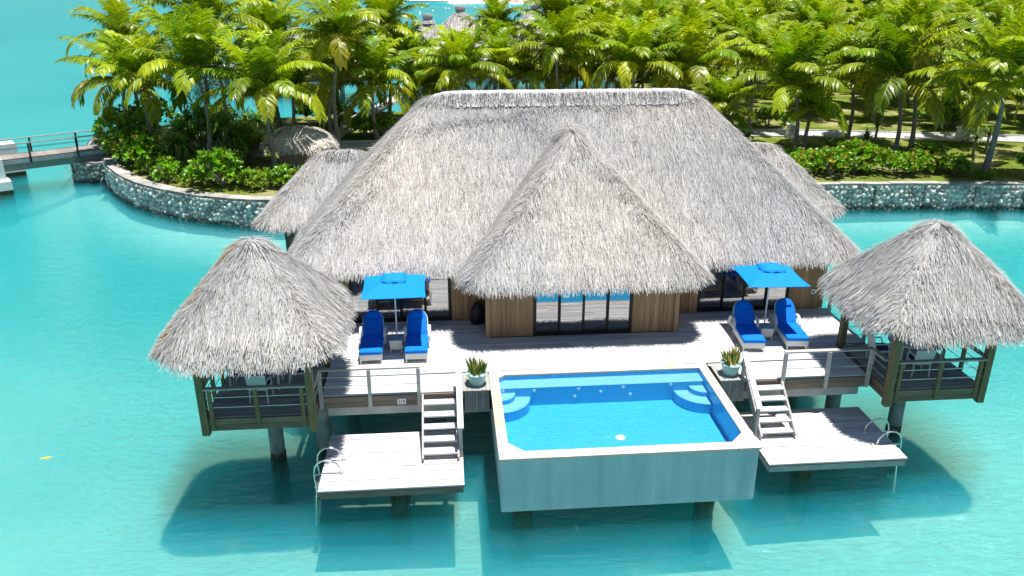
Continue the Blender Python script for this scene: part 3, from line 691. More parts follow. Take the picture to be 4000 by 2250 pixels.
# ------------------------------------------------------------------ gazebos
def gazebo(x0, x1, label, seed, px, mirror, warm):
    y0, y1 = 19.07, 22.0; cx = (x0+x1)/2
    t = thing("thatched_gazebo", label, "gazebo", (cx, 20.4, D), "thatched dining gazebos at the deck corners")
    T = Thatch(cx-2.22, cx+2.22, 18.17, 22.61, 4.24, 6.58, .6, .9, p=.9)
    thatch_roof(T, "thatch_roof", t, 1050, None, (.3, .6), .0165, 1.0, seed, warm=warm, stain=(not mirror))
    b = MB(); boards(b, x0, x1, y0, y1-.02, D+.003, seed=seed, lo=.4, hi=.55); b.build("floor_boards", M['deck'], t)
    b = MB()
    for za, zb, k in ((1.90, 2.065, 1.0), (1.72, 1.893, .8)):
        b.box(x0+.02, x1-.02, y0-.045, y0-.003, za, zb, (k, k, k*.8))
        b.box(x0-.043, x0-.003, y0+.1, y1, za, zb, (k, k, k*.9)); b.box(x1+.003, x1+.043, y0+.1, y1, za, zb, (k, k, k*.9))
    b.build("fascia_board", M['wood_brown'], t)
    b = MB(); b.box(x0+.1, x1-.1, y0+.1, y1-.1, 1.75, 1.95); b.build("floor_joist", M['wood_brown'], t)
    for x in (x0-.02, x1+.02):
        for y in (y0-.0, y1):
            b = MB(); b.bar((x, y, 1.6 if y == y0 else 1.7), (x, y, 4.35), .19, .19, up=(0, 1, 0)); b.build("post", M['wood_green'], t)
    b = MB()
    for y in (y0, y1): b.box(x0-.1, x1+.1, y-.06, y+.06, 4.10, 4.28)
    for x in (x0, x1): b.box(x-.06, x+.06, y0+.06, y1-.06, 4.11, 4.27)
    b.build("ring_beam", M['wood_brown'], t)
    railing(t, (x0+.08, y0-.05), (x1-.08, y0-.05), 2.97, (.045, .5, .955), 1.78, M['wood_grey'], M['wood_green'])
    xs = x1 if mirror else x0
    railing(t, (xs, y0+.1), (xs, y1-.1), 2.97, (.33, .66), 1.78, M['wood_grey'], M['wood_green'])
    railing(t, (x0+.1, y1), (x1-.1, y1), 2.97, (.33, .66), 1.9, M['wood_grey'], M['wood_green'])
    p = pile_part(t, px, 20.42, -2.6, 1.76, .21, True)
    return t
gazebo(-6.5, -3.75, "thatched dining gazebo at the left deck corner, its roof's left edge stained rusty", 31, -5.08, False, .01)
gazebo(12.2, 14.9, "thatched dining gazebo at the right deck corner, its roof running out of the picture", 32, 13.42, True, .0)

# dining sets inside
def dining(cx, cy, side):
    t = thing("dining_table", "round glass dining table inside the %s gazebo" % side, "table", (cx, cy, D), "gazebo dining tables")
    b = MB(); b.lathe([(0, .735), (.55, .735), (.55, .715), (0, .715)], (cx, cy, D), 28); b.build("table_top", M['tglass'], t)
    b = MB(); b.lathe([(.52, .70), (.55, .71), (.55, .66), (.52, .66), (.52, .70)], (cx, cy, D), 28); b.build("apron", M['wicker'], t)
    for k in range(4):
        a = R(45+90*k); b = MB(); b.tube([(cx+.42*math.cos(a), cy+.42*math.sin(a), D), (cx+.46*math.cos(a), cy+.46*math.sin(a), D+.68)], [.03, .035], 8); b.build("leg", M['white'], t)
    for k, (ang, where) in enumerate(((-95, "nearest the front rail"), (175, "on the left side of the table"), (5, "on the right side of the table"))):
        a = R(ang); px, py = cx+.80*math.cos(a), cy+.80*math.sin(a)
        c = thing("dining_chair", "white woven chair in the %s gazebo, %s" % (side, where), "chair", (0, 0, 0), "gazebo dining chairs")
        b = MB(); b.box(-.25, .25, -.24, .24, .40, .44); b.build("seat", M['wicker'], c)
        b = MB(); b.box(-.23, .23, -.21, .23, .442, .49); b.build("seat_cushion", M['navy'], c)
        b = MB(); b.add([(-.25, -.24, .44), (.25, -.24, .44), (.27, -.36, .90), (-.27, -.36, .90), (-.25, -.20, .44), (.25, -.20, .44), (.27, -.32, .90), (-.27, -.32, .90)], [(0, 1, 2, 3), (7, 6, 5, 4), (0, 4, 5, 1), (1, 5, 6, 2), (2, 6, 7, 3), (3, 7, 4, 0)]); b.build("backrest", M['wicker'], c)
        for x in (-.23, .23):
            for y in (-.22, .22): b = MB(); b.tube([(x*1.08, y*1.08, 0), (x, y, .40)], .02, 6); b.build("leg", M['wicker'], c)
            b = MB(); b.tube([(x*1.1, -.27, .66), (x*1.12, .12, .66), (x*1.08, .2, .42)], .022, 6); b.build("armrest", M['wicker'], c)
        c.location = (px, py, D+.004); c.rotation_euler = (0, 0, a+R(90))
dining(-5.15, 20.75, "left"); dining(13.55, 20.75, "right")

# ------------------------------------------------------------------ swim platforms, stairs, ladders
PZ = .95
def platform(x0, x1, y0, y1, label, pilexy, seed, fas):
    t = thing("swim_platform", label, "platform", ((x0+x1)/2, (y0+y1)/2, PZ), "low swim platforms either side of the pool")
    b = MB(); boards(b, x0, x1, y0, y1, PZ, th=.04, seed=seed, pitch=.14, gap=.018, lng=3.4 if fas == 'wood_brown' else 1.9); b.build("deck_boards", M['deck'], t)
    b = MB(); b.box(x0+.06, x1-.06, y0+.03, y0+.07, PZ-.25, PZ-.042); b.box(x0+.06, x1-.06, y1-.07, y1-.03, PZ-.25, PZ-.042)
    b.box(x0+.03, x0+.06, y0+.03, y1-.03, PZ-.25, PZ-.042); b.box(x1-.06, x1-.03, y0+.03, y1-.03, PZ-.25, PZ-.042)
    b.build("fascia_board", M[fas], t)
    b = MB()
    for k in range(5): x = x0+.4+(x1-x0-.8)*k/4; b.box(x-.04, x+.04, y0+.08, y1-.08, PZ-.22, PZ-.045)
    b.build("floor_joist", M['wood_brown'], t)
    pile_part(t, *pilexy, -2.4, PZ-.24, .24, True)
    return t
platform(-3.44, .22, 17.18, 19.82, "low bare timber swim platform left of the pool", (-1.5, 18.35), 41, 'wood_brown')
platform(8.22, 12.02, 17.40, 20.15, "low timber swim platform right of the pool, its back corner in shade", (9.72, 18.5), 42, 'wood_grey')
def stairs(x0, x1, y1, y0, rail_x, label):
    t = thing("stairs", label, "stairs", ((x0+x1)/2, y1, PZ), "timber stairs down to the swim platforms")
    for x in (x0, x1):
        b = MB(); b.bar((x, y1+.02, D-.10), (x, y0, PZ+.055), .05, .24); b.build("stringer", M['wood_grey'], t)
    n = 5
    for i in range(n):
        f = (i+.75)/(n+.55); y = y1+(y0-y1)*f; z = D+(PZ-D)*f; k = random.uniform(.9, 1.08)
        b = MB(); b.box(x0+.03, x1-.03, y-.16, y+.10, z-.02, z+.022, (k, k, k)); b.build("tread", M['deck'], t)
    s_ = -1 if rail_x < (x0+x1)/2 else 1
    b = MB(); b.bar((rail_x, y1+.30, 2.86), (rail_x, y0+.1, 1.86), .16, .05); hr = b.build("handrail", M['deck'], t)
    b = MB(); b.bar((rail_x, y1+.22, D-.1), (rail_x, y1+.22, 2.80), .09, .09, up=(0, 1, 0)); b.build("rail_post", M['wood_grey'], hr)
    b = MB(); b.bar((rail_x, y0+.2, PZ-.1), (rail_x, y0+.2, 1.9), .09, .09, up=(0, 1, 0)); b.build("rail_post", M['wood_grey'], hr)
    b = MB(); b.bar((rail_x, y1+.2, 2.42), (rail_x, y0+.2, 1.42), .03, .06); b.build("mid_rail", M['wood_grey'], hr)
stairs(-.84, .10, 19.93, 18.28, .17, "timber stairs with handrail down to the left swim platform")
stairs(8.44, 9.42, 19.93, 18.62, 8.36, "timber stairs with handrail down to the right swim platform")
def ladder(xe, ya, yb, s_, label):
    """over the edge x = xe, s_ = -1 to the left, +1 to the right"""
    t = thing("swim_ladder", label, "ladder", (xe, (ya+yb)/2, PZ), "steel swim ladders on the platforms")
    for y in (ya, yb):
        pts = [(xe-s_*.50, y, PZ)]
        for k in range(9): a = math.pi*k/8; pts.append((xe-s_*.12-s_*.38*math.cos(a)*(1 if k < 5 else .8), y, PZ+.06+.34*math.sin(a)))
        pts += [(xe+s_*.19, y, PZ-.12), (xe+s_*.16, y, PZ-.4), (xe+s_*.27, y, -.65)]
        b = MB(); b.tube(pts, .024, 8); r_ = b.build("side_rail", M['steel'], t, True)
        b = MB(); b.lathe([(0, .02), (.055, .02), (.06, .001)], (xe-s_*.50, y, PZ), 12); b.build("base_flange", M['steel'], r_)
        b = MB(); b.tube([(xe+s_*.17, y, PZ-.02), (xe-s_*.02, y, PZ+.01)], .016, 6); b.build("bracket", M['steel'], r_)
    for k in range(5):
        z = .52-.27*k; x = xe+s_*(.17+.02*k); b = MB(); b.box(x-.05, x+.05, ya+.02, yb-.02, z-.012, z+.014); b.build("rung", M['steel'], t)
ladder(-3.44, 17.95, 18.55, -1, "steel swim ladder on the left edge of the left platform")
ladder(12.02, 18.10, 18.78, 1, "steel swim ladder on the right edge of the right platform")

# ------------------------------------------------------------------ the pool
pool = thing("plunge_pool", "raised plunge pool with pale stone coping and bare concrete front wall", "pool", (4.3, 18.8, .55))
PX0, PX1, PY0, PY1, ZB, ZC = 1.10, 7.50, 16.52, 21.0, .55, 2.05
IX0, IX1, IY0, IY1, FL = 1.32, 7.28, 16.80, 20.82, 1.36
b = MB(); bv = .02
out = [(PX0, PY0+bv), (PX0+bv, PY0), (PX1-bv, PY0), (PX1, PY0+bv), (PX1, PY1), (PX0, PY1)]
inn = [(IX0-.01, IY0-.01), (IX1+.01, IY0-.01), (IX1+.01, IY1+.01), (IX0-.01, IY1+.01)]
n = len(out)
low = [(4.3+(x-4.3)*.9985, 18.8+(y-18.8)*.998) for x, y in out]
b.add([(x, y, ZB) for x, y in low]+[(x, y, ZB+.05) for x, y in out]+[(x, y, ZC) for x, y in out], [tuple(range(n-1, -1, -1))]+[(r_*n+i, r_*n+(i+1) % n, (r_+1)*n+(i+1) % n, (r_+1)*n+i) for r_ in (0, 1) for i in range(n)])
b.build("pool_shell", M['poolwall'], pool)
for k in range(1, 10):
    x = PX0+.02+(PX1-PX0)*k/9.7+.05*math.sin(k*2.3); w_ = .02+.03*(k % 3 == 0); b = MB(); kk = 1.25 if k % 2 else .8; b.box(x, x+w_, PY0-.004, PY0-.001, ZB+.12+.2*abs(math.sin(k*1.7)), ZC-.012, (kk, kk, kk)); b.build("formwork_seam", M['poolwall'], pool)
C1, C2, C3 = .17, .40, .40
lip = [(IX0, IY0+C2), (IX0+C2*.95, IY0), (IX1-C3*.95, IY0), (IX1, IY0+C3), (IX1, IY1), (IX0+C1, IY1), (IX0, IY1-C1)]
b = MB()                                             # tile lining: walls, floor
m_ = len(lip); b.add([(x, y, FL) for x, y in lip]+[(x, y, ZC-.002) for x, y in lip], [tuple(range(m_))]+[((i+1) % m_, i, m_+i, m_+(i+1) % m_) for i in range(m_)])
lin = b.build("tile_lining", M['mosaic'], pool)
BY = 20.30
b = MB(); b.box(IX0+.002, IX1-.002, BY, IY1-.004, FL+.001, 1.93); bn = b.build("bench", M['mosaic'], pool)
b = MB(); b.add([(IX0+.17, IY1-.006, 1.934), (IX0+.004, IY1-.17, 1.934), (IX0+.004, BY+.002, 1.934), (IX1-.004, BY+.002, 1.934), (IX1-.004, IY1-.006, 1.934)], [(0, 1, 2, 3, 4)]); b.build("bench_top", M['mosaic_light'], bn)
for cx, a0, a1 in ((IX0+.004, -90, 0), (IX1-.004, 180, 270)):
    for rad, z in ((.88, 1.66), (.45, 1.80)):
        b = MB(); arc = [(cx+rad*math.cos(R(a0+(a1-a0)*k/16)), BY-.004+rad*math.sin(R(a0+(a1-a0)*k/16))) for k in range(17)]
        poly = [(cx, BY-.004)]+arc; b.prism(poly, FL+.002, z); s_ = b.build("corner_step", M['mosaic'], pool)
        b = MB(); arc2 = [(cx+(x-cx)*.985, BY-.004+(y-BY+.004)*.985) for x, y in poly]; b.add([(x, y, z+.003) for x, y in arc2], [tuple(range(len(arc2)))]); b.build("step_top", M['mosaic_light'], s_)
def coping():
    b = MB(); g = random.Random(3); o = .04; x0, x1, y0, y1 = PX0-o, PX1+o, PY0-o, PY1+.08
    def slab(poly, k, tint=(1, 1, 1)): b.prism(poly, ZC, ZC+.055+g.uniform(-.001, .001), tuple(k*c for c in tint))
    e = .003
    # left and right runs, back and front runs in separate slabs
    ys = np.linspace(IY0, IY1, 8)
    for i in range(7):
        a, c = ys[i]+e, ys[i+1]-e; org_ = (1.0, .88, .76) if 18.1 < (a+c)/2 < 19.9 else (1, 1, 1)
        slab([(x0, a), (IX0, a), (IX0, c), (x0, c)], g.uniform(.95, 1.06), org_); slab([(IX1, a), (x1, a), (x1, c), (IX1, c)], g.uniform(.96, 1.05))
    xs = np.linspace(x0, x1, 12)
    for i in range(11):
        a, c = xs[i]+e, xs[i+1]-e; slab([(a, y0), (c, y0), (c, IY0-e), (a, IY0-e)], g.uniform(.97, 1.06)); slab([(a, IY1+e), (c, IY1+e), (c, y1), (a, y1)], g.uniform(.94, 1.02))
    for tri in ([(IX0, IY0+C2), (IX0, IY0), (IX0+C2*.95, IY0)], [(IX1-C3*.95, IY0), (IX1, IY0), (IX1, IY0+C3)], [(IX0+C1, IY1), (IX0, IY1), (IX0, IY1-C1)]): slab([tri[0], tri[1], tri[2]], 1.0)
    return b.build("coping", M['coping'], pool)
cp = coping(); ZT = ZC+.058
b = MB(); b.prism([(1.06, 20.93), (1.25, 20.79), (1.42, 20.93), (1.24, 21.05)], ZT, ZT+.004); b.build("diamond_tile", M['tile_white'], cp)
b = MB(); b.prism([(1.12, 16.86), (1.36, 16.66), (1.58, 16.88), (1.36, 17.06)], ZT, ZT+.004); b.build("diamond_tile", M['tile_white'], cp)
b = MB(); b.box(6.36, 6.6, 20.95, 21.03, ZT, ZT+.004, (1.1, .72, .42)); b.build("orange_tile", M['coping'], cp)
for k in range(3):
    x = 3.86+.22*k; b = MB(); b.box(x, x+.205, 20.89, 21.04, ZT, ZT+.005); t_ = b.build("marker_tile", M['tile_white'], cp)
    q = MB()
    if k == 0: q.lathe([(.05, .007), (.062, .007), (.062, .0055), (.05, .0055), (.05, .007)], (x+.10, 20.965, ZT), 18); q.build("ring_mark", M['paint_red'], t_)
    else:
        q.box(x+.05, x+.085, 20.93, 21.0, ZT+.0055, ZT+.007); q.box(x+.11, x+.15, 20.93, 21.0, ZT+.0055, ZT+.007); q.build("depth_mark", M['paint_blue'], t_)
def jet(x, y, z, up=False):
    b = MB()
    if up: b.lathe([(0, .010), (.08, .010), (.12, .006), (.13, 0)], (x, y, z), 22)
    else:
        sg = 14; vs = []
        for r_, d_ in ((.0, .016), (.03, .016), (.044, .010), (.047, 0)):
            for k in range(sg): vs.append((x+r_*math.cos(2*math.pi*k/sg), y-d_, z+r_*math.sin(2*math.pi*k/sg)))
        b.add(vs, [(i*sg+(k+1) % sg, i*sg+k, (i+1)*sg+k, (i+1)*sg+(k+1) % sg) for i in range(3) for k in range(sg)])
    b.build("floor_drain" if up else "jet", M['tile_white'], pool)
for x, z in ((1.42, 1.86), (2.32, 1.84), (3.6, 1.84), (4.9, 1.84), (6.3, 1.86), (3.5, 1.60), (5.12, 1.60)): jet(x, BY-.002, z)
jet(4.25, BY-.002, 1.72); jet(4.45, 18.4, FL+.001, True)
b = MB(); lw = [(4.3+(x-4.3)*1.0, y) for x, y in lip]; b.add([(x, y, 2.015) for x, y in lw], [tuple(range(len(lw)))])
tag(b.build("pool_water", M['poolwater']), kind='structure')
for x in (1.72, 6.6):
    pile_part(pool, x, 17.5, -2.4, .56, .25, True)
for x in (1.9, 6.6): pile_part(pool, x, 20.2, -2.4, .56, .25, True)

# ------------------------------------------------------------------ planters either side of the pool
def planter(x0, x1, label, potlab, seed, yel):
    t = thing("planter_box", label, "planter box", ((x0+x1)/2, 20.3, 1.48), "slatted timber boxes beside the pool")
    b = MB(); y0, y1 = 19.95, 20.86; n = 6
    for k in range(n): a = x0+(x1-x0)*k/n; kk = random.uniform(.75, 1.05); b.box(a+.005, a+(x1-x0)/n-.005, y0-.04, y1, D+.0, D+.035, (kk, kk, kk))
    b.build("box_top", M['wood_grey'], t)
    b = MB(); m_ = 9
    for k in range(m_): a = x0+.04+(x1-x0-.08)*k/m_; kk = random.uniform(.7, 1.0); b.box(a+.006, a+(x1-x0-.08)/m_-.006, y0, y0+.03, 1.48, D-.004, (kk, kk, kk))
    for sx in (x0+.04, x1-.07):
        for k in range(8): a = y0+.035+(y1-y0-.04)*k/8; kk = random.uniform(.7, 1.0); b.box(sx, sx+.03, a+.004, a+(y1-y0-.04)/8-.004, 1.48, D-.004, (kk, kk, kk))
    b.box(x0+.08, x1-.08, y0+.04, y1-.02, 1.52, D-.006, (.12, .12, .12)); b.build("box_slats", M['wood_grey'], t)
    cx, cy = (x0+x1)/2+.02, 20.3; p = thing("potted_plant", potlab, "potted plant", (cx, cy, D+.035), "potted snake plants on the timber boxes")
    b = MB(); b.lathe([(0, .0), (.185, .0), (.20, .02), (.235, .14), (.27, .30), (.275, .31), (.305, .32), (.31, .37), (.275, .375), (.262, .36), (.25, .33)], (cx, cy, D+.037), 28); b.build("pot", M['pot'], p, True)
    g = random.Random(seed); b = MB(); b.lathe([(0, .345), (.254, .34)], (cx, cy, D+.037), 24)
    for k in range(16): a = g.uniform(0, 6.28); r_ = .235; b.add([(cx+r_*math.cos(a)+q*math.cos(e)*.04, cy+r_*math.sin(a)+q*math.sin(e)*.04, D+.40+.012*q) for q, e in ((1, 0), (1, 2.1), (1, 4.2))], [(0, 1, 2)], (1.6, 1.6, 1.6))
    b.build("soil", M['soil'], p)
    b = MB()
    for k in range(66):
        a = g.uniform(0, 6.28); r_ = .2*math.sqrt(g.random()); bx, by = cx+r_*math.cos(a), cy+r_*math.sin(a); H = g.uniform(.24, .52); ln = g.uniform(.03, .20)*(r_/.2+.3); ta = g.uniform(0, 3.14); wd = g.uniform(.025, .042)
        dx, dy = math.cos(a)*ln, math.sin(a)*ln; ux, uy = math.cos(ta)*wd, math.sin(ta)*wd; z = D+.38
        L = [(bx-ux*.7, by-uy*.7, z), (bx-ux+dx*.4, by-uy+dy*.4, z+H*.5), (bx+dx, by+dy, z+H)]; Rr = [(bx+ux*.7, by+uy*.7, z), (bx+ux+dx*.4, by+uy+dy*.4, z+H*.5)]; Mi = [(bx+.008, by, z), (bx+dx*.4+.012*math.cos(ta+1.57), by+dy*.4+.012*math.sin(ta+1.57), z+H*.5)]
        cg = (.10, .22, .05) if g.random() > yel*.6 else (.20, .24, .04); cyl = (.45, .42, .10)
        ed = cyl if g.random() < yel else cg
        for A, B_ in ((L, Mi), (Mi, Rr)):
            b.add([A[0], B_[0], B_[1], A[1]], [(0, 1, 2, 3)], ed if A is L else cg); b.add([A[1], B_[1], L[2]], [(0, 1, 2)], ed)
    b.build("leaves", M['bladeleaf'], p)
planter(.28, 1.05, "slatted timber planter box at the pool's left back corner", "snake plant in a sea green pot left of the pool", 5, .5)
planter(7.62, 8.40, "slatted timber planter box at the pool's right back corner", "yellow edged snake plant in a sea green pot right of the pool", 6, .75)

# ------------------------------------------------------------------ parasols
def parasol(cx, cy, sz, rot, label, tilt=0):
    t = thing("parasol", label, "parasol", (cx, cy, D), "square blue parasols on the deck")
    t.rotation_euler = (0, 0, R(rot)); X = lambda p: (p[0]+cx, p[1]+cy, p[2]+D)
    b = MB(); b.tube([X((0, 0, .0)), X((0, 0, 2.50))], .022, 10); pl = b.build("pole", M['white'], t)
    b = MB(); b.lathe([(0, .09), (.10, .09), (.20, .06), (.22, .0)], (cx, cy, D), 20); b.build("base", M['white'], t)
    h = sz/2; N = 14; b = MB(); vs = []
    for j in range(N+1):
        for i in range(N+1):
            u, v = 2*i/N-1, 2*j/N-1; m = max(abs(u), abs(v)); d = min(abs(u), abs(v))/max(m, 1e-6)
            z = 2.43-.40*m-.02*m*(1-d*d)*m; k = 1-.03*(1-d*d)*(m**3)
            vs.append(X((u*h*k, v*h*k, z)))
    fs = [(j*(N+1)+i, j*(N+1)+i+1, (j+1)*(N+1)+i+1, (j+1)*(N+1)+i) for j in range(N) for i in range(N)]
    b.add(vs, fs)
    o = len(vs); b.add([(p[0], p[1], p[2]-.012) for p in vs], [tuple(reversed(f)) for f in fs])
    ed = [i for i in range(N+1)]+[j*(N+1)+N for j in range(1, N+1)]+[N*(N+1)+i for i in range(N-1, -1, -1)]+[j*(N+1) for j in range(N-1, 0, -1)]
    for k in range(len(ed)): a, c = ed[k], ed[(k+1) % len(ed)]; b.f.append((a, o+a, o+c, c)); b.c.append((1, 1, 1))
    can = b.build("canopy", M['blue'], t)
    b = MB(); q = []; K = 32; g = random.Random(2)
    for r_, z in ((.0, 2.455), (.10, 2.435), (.24, 2.378), (.38, 2.318), (.385, 2.285)):
        for k in range(K):
            a = 2*math.pi*k/K; sq = 1/max(abs(math.cos(a)), abs(math.sin(a)))**.75; w_ = .022*math.sin(8*a+.6)*(r_/.33)**2
            q.append(X((r_*sq*math.cos(a), r_*sq*math.sin(a), z+w_)))
    b.add(q, [(i*K+k, i*K+(k+1) % K, (i+1)*K+(k+1) % K, (i+1)*K+k) for i in range(4) for k in range(K)]); b.build("vent_flap", M['blue'], can, True)
    b = MB(); b.lathe([(0, .055), (.02, .05), (.028, .03), (.02, .008), (.03, 0)], X((0, 0, 2.475)), 12); b.build("finial", M['white'], can)
    for sx, sy in ((1, 1), (-1, 1), (1, -1), (-1, -1)):
        b = MB(); b.tube([X((0, 0, 2.36)), X((sx*h*.96, sy*h*.96, 1.995))], .011, 6); b.build("rib", M['white'], can)
        b = MB(); b.tube([X((0, 0, 1.72)), X((sx*h*.48, sy*h*.48, 2.17))], .009, 6); b.build("strut", M['white'], can)
    return t
parasol(-1.68, 22.98, 1.90, 1.0, "square blue parasol over the left pair of sun loungers")
parasol(10.02, 22.92, 1.86, -2.5, "square blue parasol over the right pair of sun loungers")

# ------------------------------------------------------------------ sun loungers and side tables
def make_lounger():
    t = thing("sun_lounger", "", "sun lounger", (0, 0, 0), "white wicker sun loungers with blue cushions")
    W = .33
    b = MB(); b.box(-W, W, 0, 1.28, .12, .30); b.build("frame", M['wicker'], t)
    b = MB(); b.box(-W+.01, W-.01, 1.282, 1.86, .17, .26); b.build("rear_frame", M['wicker'], t)
    for x in (-W+.03, W-.03):
        for y in (.03, 1.25, 1.82): b = MB(); b.tube([(x, y, 0), (x, y, .15)], .022, 8); b.build("leg", M['wicker'], t)
    def slab(n, prof, wfun, z0, th, rot, org, name, mat, parent):
        """rounded padded slab along +y, then tilted about x at org"""
        b = MB(); sg = []
        for y in prof:
            w_ = wfun(y); row = []
            for u, e in ((-1, .25), (-1, .75), (-.93, 1.0), (-.5, 1.06), (0, 1.08), (.5, 1.06), (.93, 1.0), (1, .75), (1, .25), (.9, 0), (-.9, 0)):
                f = min(1, (y-prof[0]+.004)/.03, (prof[-1]-y+.004)/.03); row.append((u*w_, y, z0+th*(.5+(e-.5)*(.55+.45*f))))
            sg.append(row)
        cr, sr = math.cos(rot), math.sin(rot)
        vs = [(x, org[0]+(y*cr-z*sr), org[1]+(y*sr+z*cr)) for row in sg for x, y, z in row]; m = 11
        b.add(vs, [(i*m+(k+1) % m, i*m+k, (i+1)*m+k, (i+1)*m+(k+1) % m) for i in range(len(sg)-1) for k in range(m)]+[tuple(range(m)), tuple(range(len(vs)-1, len(vs)-m-1, -1))])
        return b.build(name, mat, parent, True)
    slab(0, [-.02, 0, .03, .3, .6, .9, 1.14, 1.17, 1.18], lambda y: W+.015, .305, .115, 0, (0, 0), "seat_cushion", M['blue_cush'], t)
    ww = lambda y: (W-.02)*(1 if y < .50 else math.sqrt(max(.03, 1-((y-.50)/.36)**2)))
    bk = slab(0, [0, .02, .1, .3, .5, .6, .68, .74, .79, .83, .85], ww, 0, .10, R(50), (1.20, .34), "back_cushion", M['blue_cush'], t)
    slab(0, [.58, .60, .64, .70, .76, .78], lambda y: .20*(1 if .6 < y < .77 else .9), .10, .055, R(50), (1.20, .34), "head_pillow", M['blue_cush'], bk)
    ww2 = lambda y: (W+.0)*(1 if y < .50 else math.sqrt(max(.03, 1-((y-.50)/.385)**2)))
    slab(0, [-.04, 0, .2, .5, .6, .7, .78, .83, .87], ww2, -.045, .04, R(50), (1.20, .34), "backrest", M['wicker'], t)
    for x in (-W-.04, W+.04):
        b = MB(); P = [(1.02, .20), (1.03, .38), (1.10, .52), (1.23, .60), (1.40, .60), (1.55, .53), (1.66, .42), (1.74, .27), (1.78, .17)]
        for (ya, za), (yb, zb) in zip(P[:-1], P[1:]): b.bar((x, ya, za), (x, yb, zb), .085, .035, up=(1, 0, 0) if False else (0, 0, 1))
        b.build("armrest", M['wicker'], t)
    return t
lg = make_lounger()
for i, (x, y, a, lab) in enumerate(((-2.41, 21.86, .5, "blue cushioned wicker sun lounger mostly shaded, between left gazebo and left parasol pole"),
        (-1.06, 21.84, -.5, "blue cushioned wicker sun lounger half in sun, right of the left parasol pole"),
        (9.26, 21.72, -5.5, "blue cushioned wicker sun lounger left of the right parasol pole, nearest the pool"),
        (10.66, 21.76, -5.0, "blue cushioned wicker sun lounger right of the right parasol pole, by the railing"))):
    o = lg if i == 0 else copy_tree(lg); o.location = (x, y, D); o.rotation_euler = (0, 0, R(a)); o['label'] = lab
def make_table():
    t = thing("side_table", "", "side table", (0, 0, 0), "wicker side tables between the loungers")
    b = MB(); q0, q1 = .20, .165
    vs = [(-q1, -q1, .12), (q1, -q1, .12), (q1, q1, .12), (-q1, q1, .12), (-q0, -q0, .42), (q0, -q0, .42), (q0, q0, .42), (-q0, q0, .42)]
    b.add(vs, [(3, 2, 1, 0), (4, 5, 6, 7), (0, 1, 5, 4), (1, 2, 6, 5), (2, 3, 7, 6), (3, 0, 4, 7)]); b.build("table_body", M['wicker'], t)
    b = MB(); b.box(-.215, .215, -.215, .215, .421, .436); b.build("glass_top", M['tglass'], t)
    for x in (-1, 1):
        for y in (-1, 1): b = MB(); b.tube([(x*.165, y*.165, 0), (x*.155, y*.155, .14)], .018, 6); b.build("leg", M['wicker'], t)
    return t
tb = make_table()
for i, (x, y, a, lab) in enumerate(((-1.70, 22.74, 0, "white wicker side table with glass top under the left parasol"), (9.98, 22.66, -5, "white wicker side table with glass top under the right parasol"))):
    o = tb if i == 0 else copy_tree(tb); o.location = (x, y, D); o.rotation_euler = (0, 0, R(a)); o['label'] = lab

# ------------------------------------------------------------------ footbridge, piers, hut, lamp pillars
br = thing("footbridge", "low concrete footbridge with timber deck and pipe railings at the left", "footbridge", (-22.2, 57.1, 0))
A, B_ = Vector((-45, 42.0, 0)), Vector((-22.0, 57.3, 0)); T_ = (B_-A).normalized(); N_ = Vector((-T_.y, T_.x, 0)); ZBd = 2.0
BL = (B_-A).length; b = MB(); n = int(BL/.2)
for k in range(n): p = A+T_*(k+.5)*BL/n; kk = random.uniform(.5, .72); b.bar(p-N_*.95+Vector((0, 0, ZBd)), p+N_*.95+Vector((0, 0, ZBd)), BL/n-.012, .04, (kk, kk*.93, kk*.9))
b.build("deck_boards", M['wood_grey'], br)
b = MB(); b.bar(A+Vector((0, 0, ZBd-.45)), B_+Vector((0, 0, ZBd-.45)), 1.5, .62, (.62, .68, .66))
for s_ in (-1, 1): b.bar(A+N_*s_*.98+Vector((0, 0, ZBd-.16)), B_+N_*s_*.98+Vector((0, 0, ZBd-.16)), .05, .25, (.75, .85, .9))
b.build("girder", M['concrete'], br)
for s_ in (-1, 1):
    q = MB(); q.bar(A+N_*s_*1.0+Vector((0, 0, ZBd+.95)), B_+T_*1.2+N_*s_*1.0+Vector((0, 0, ZBd+.95)), .11, .06); rl = q.build("railing", M['wood_grey'], br)
    k = 0
    while True:
        d = BL-.4-2.75*k+(0 if s_ < 0 else .4); k += 1
        if d < 6: break
        p = A+T_*d+N_*s_*1.03; q = MB(); q.bar(p+Vector((0, 0, ZBd-.3)), p+Vector((0, 0, ZBd+.92)), .09, .09, up=(0, 1, 0)); q.build("rail_post", M['dark_metal'], rl)
    for zz in (.35, .65):
        q = MB(); q.tube([A+N_*s_*1.0+Vector((0, 0, ZBd+zz)), B_+N_*s_*1.0+Vector((0, 0, ZBd+zz))], .012, 5); q.build("rail_wire", M['dark_metal'], rl)
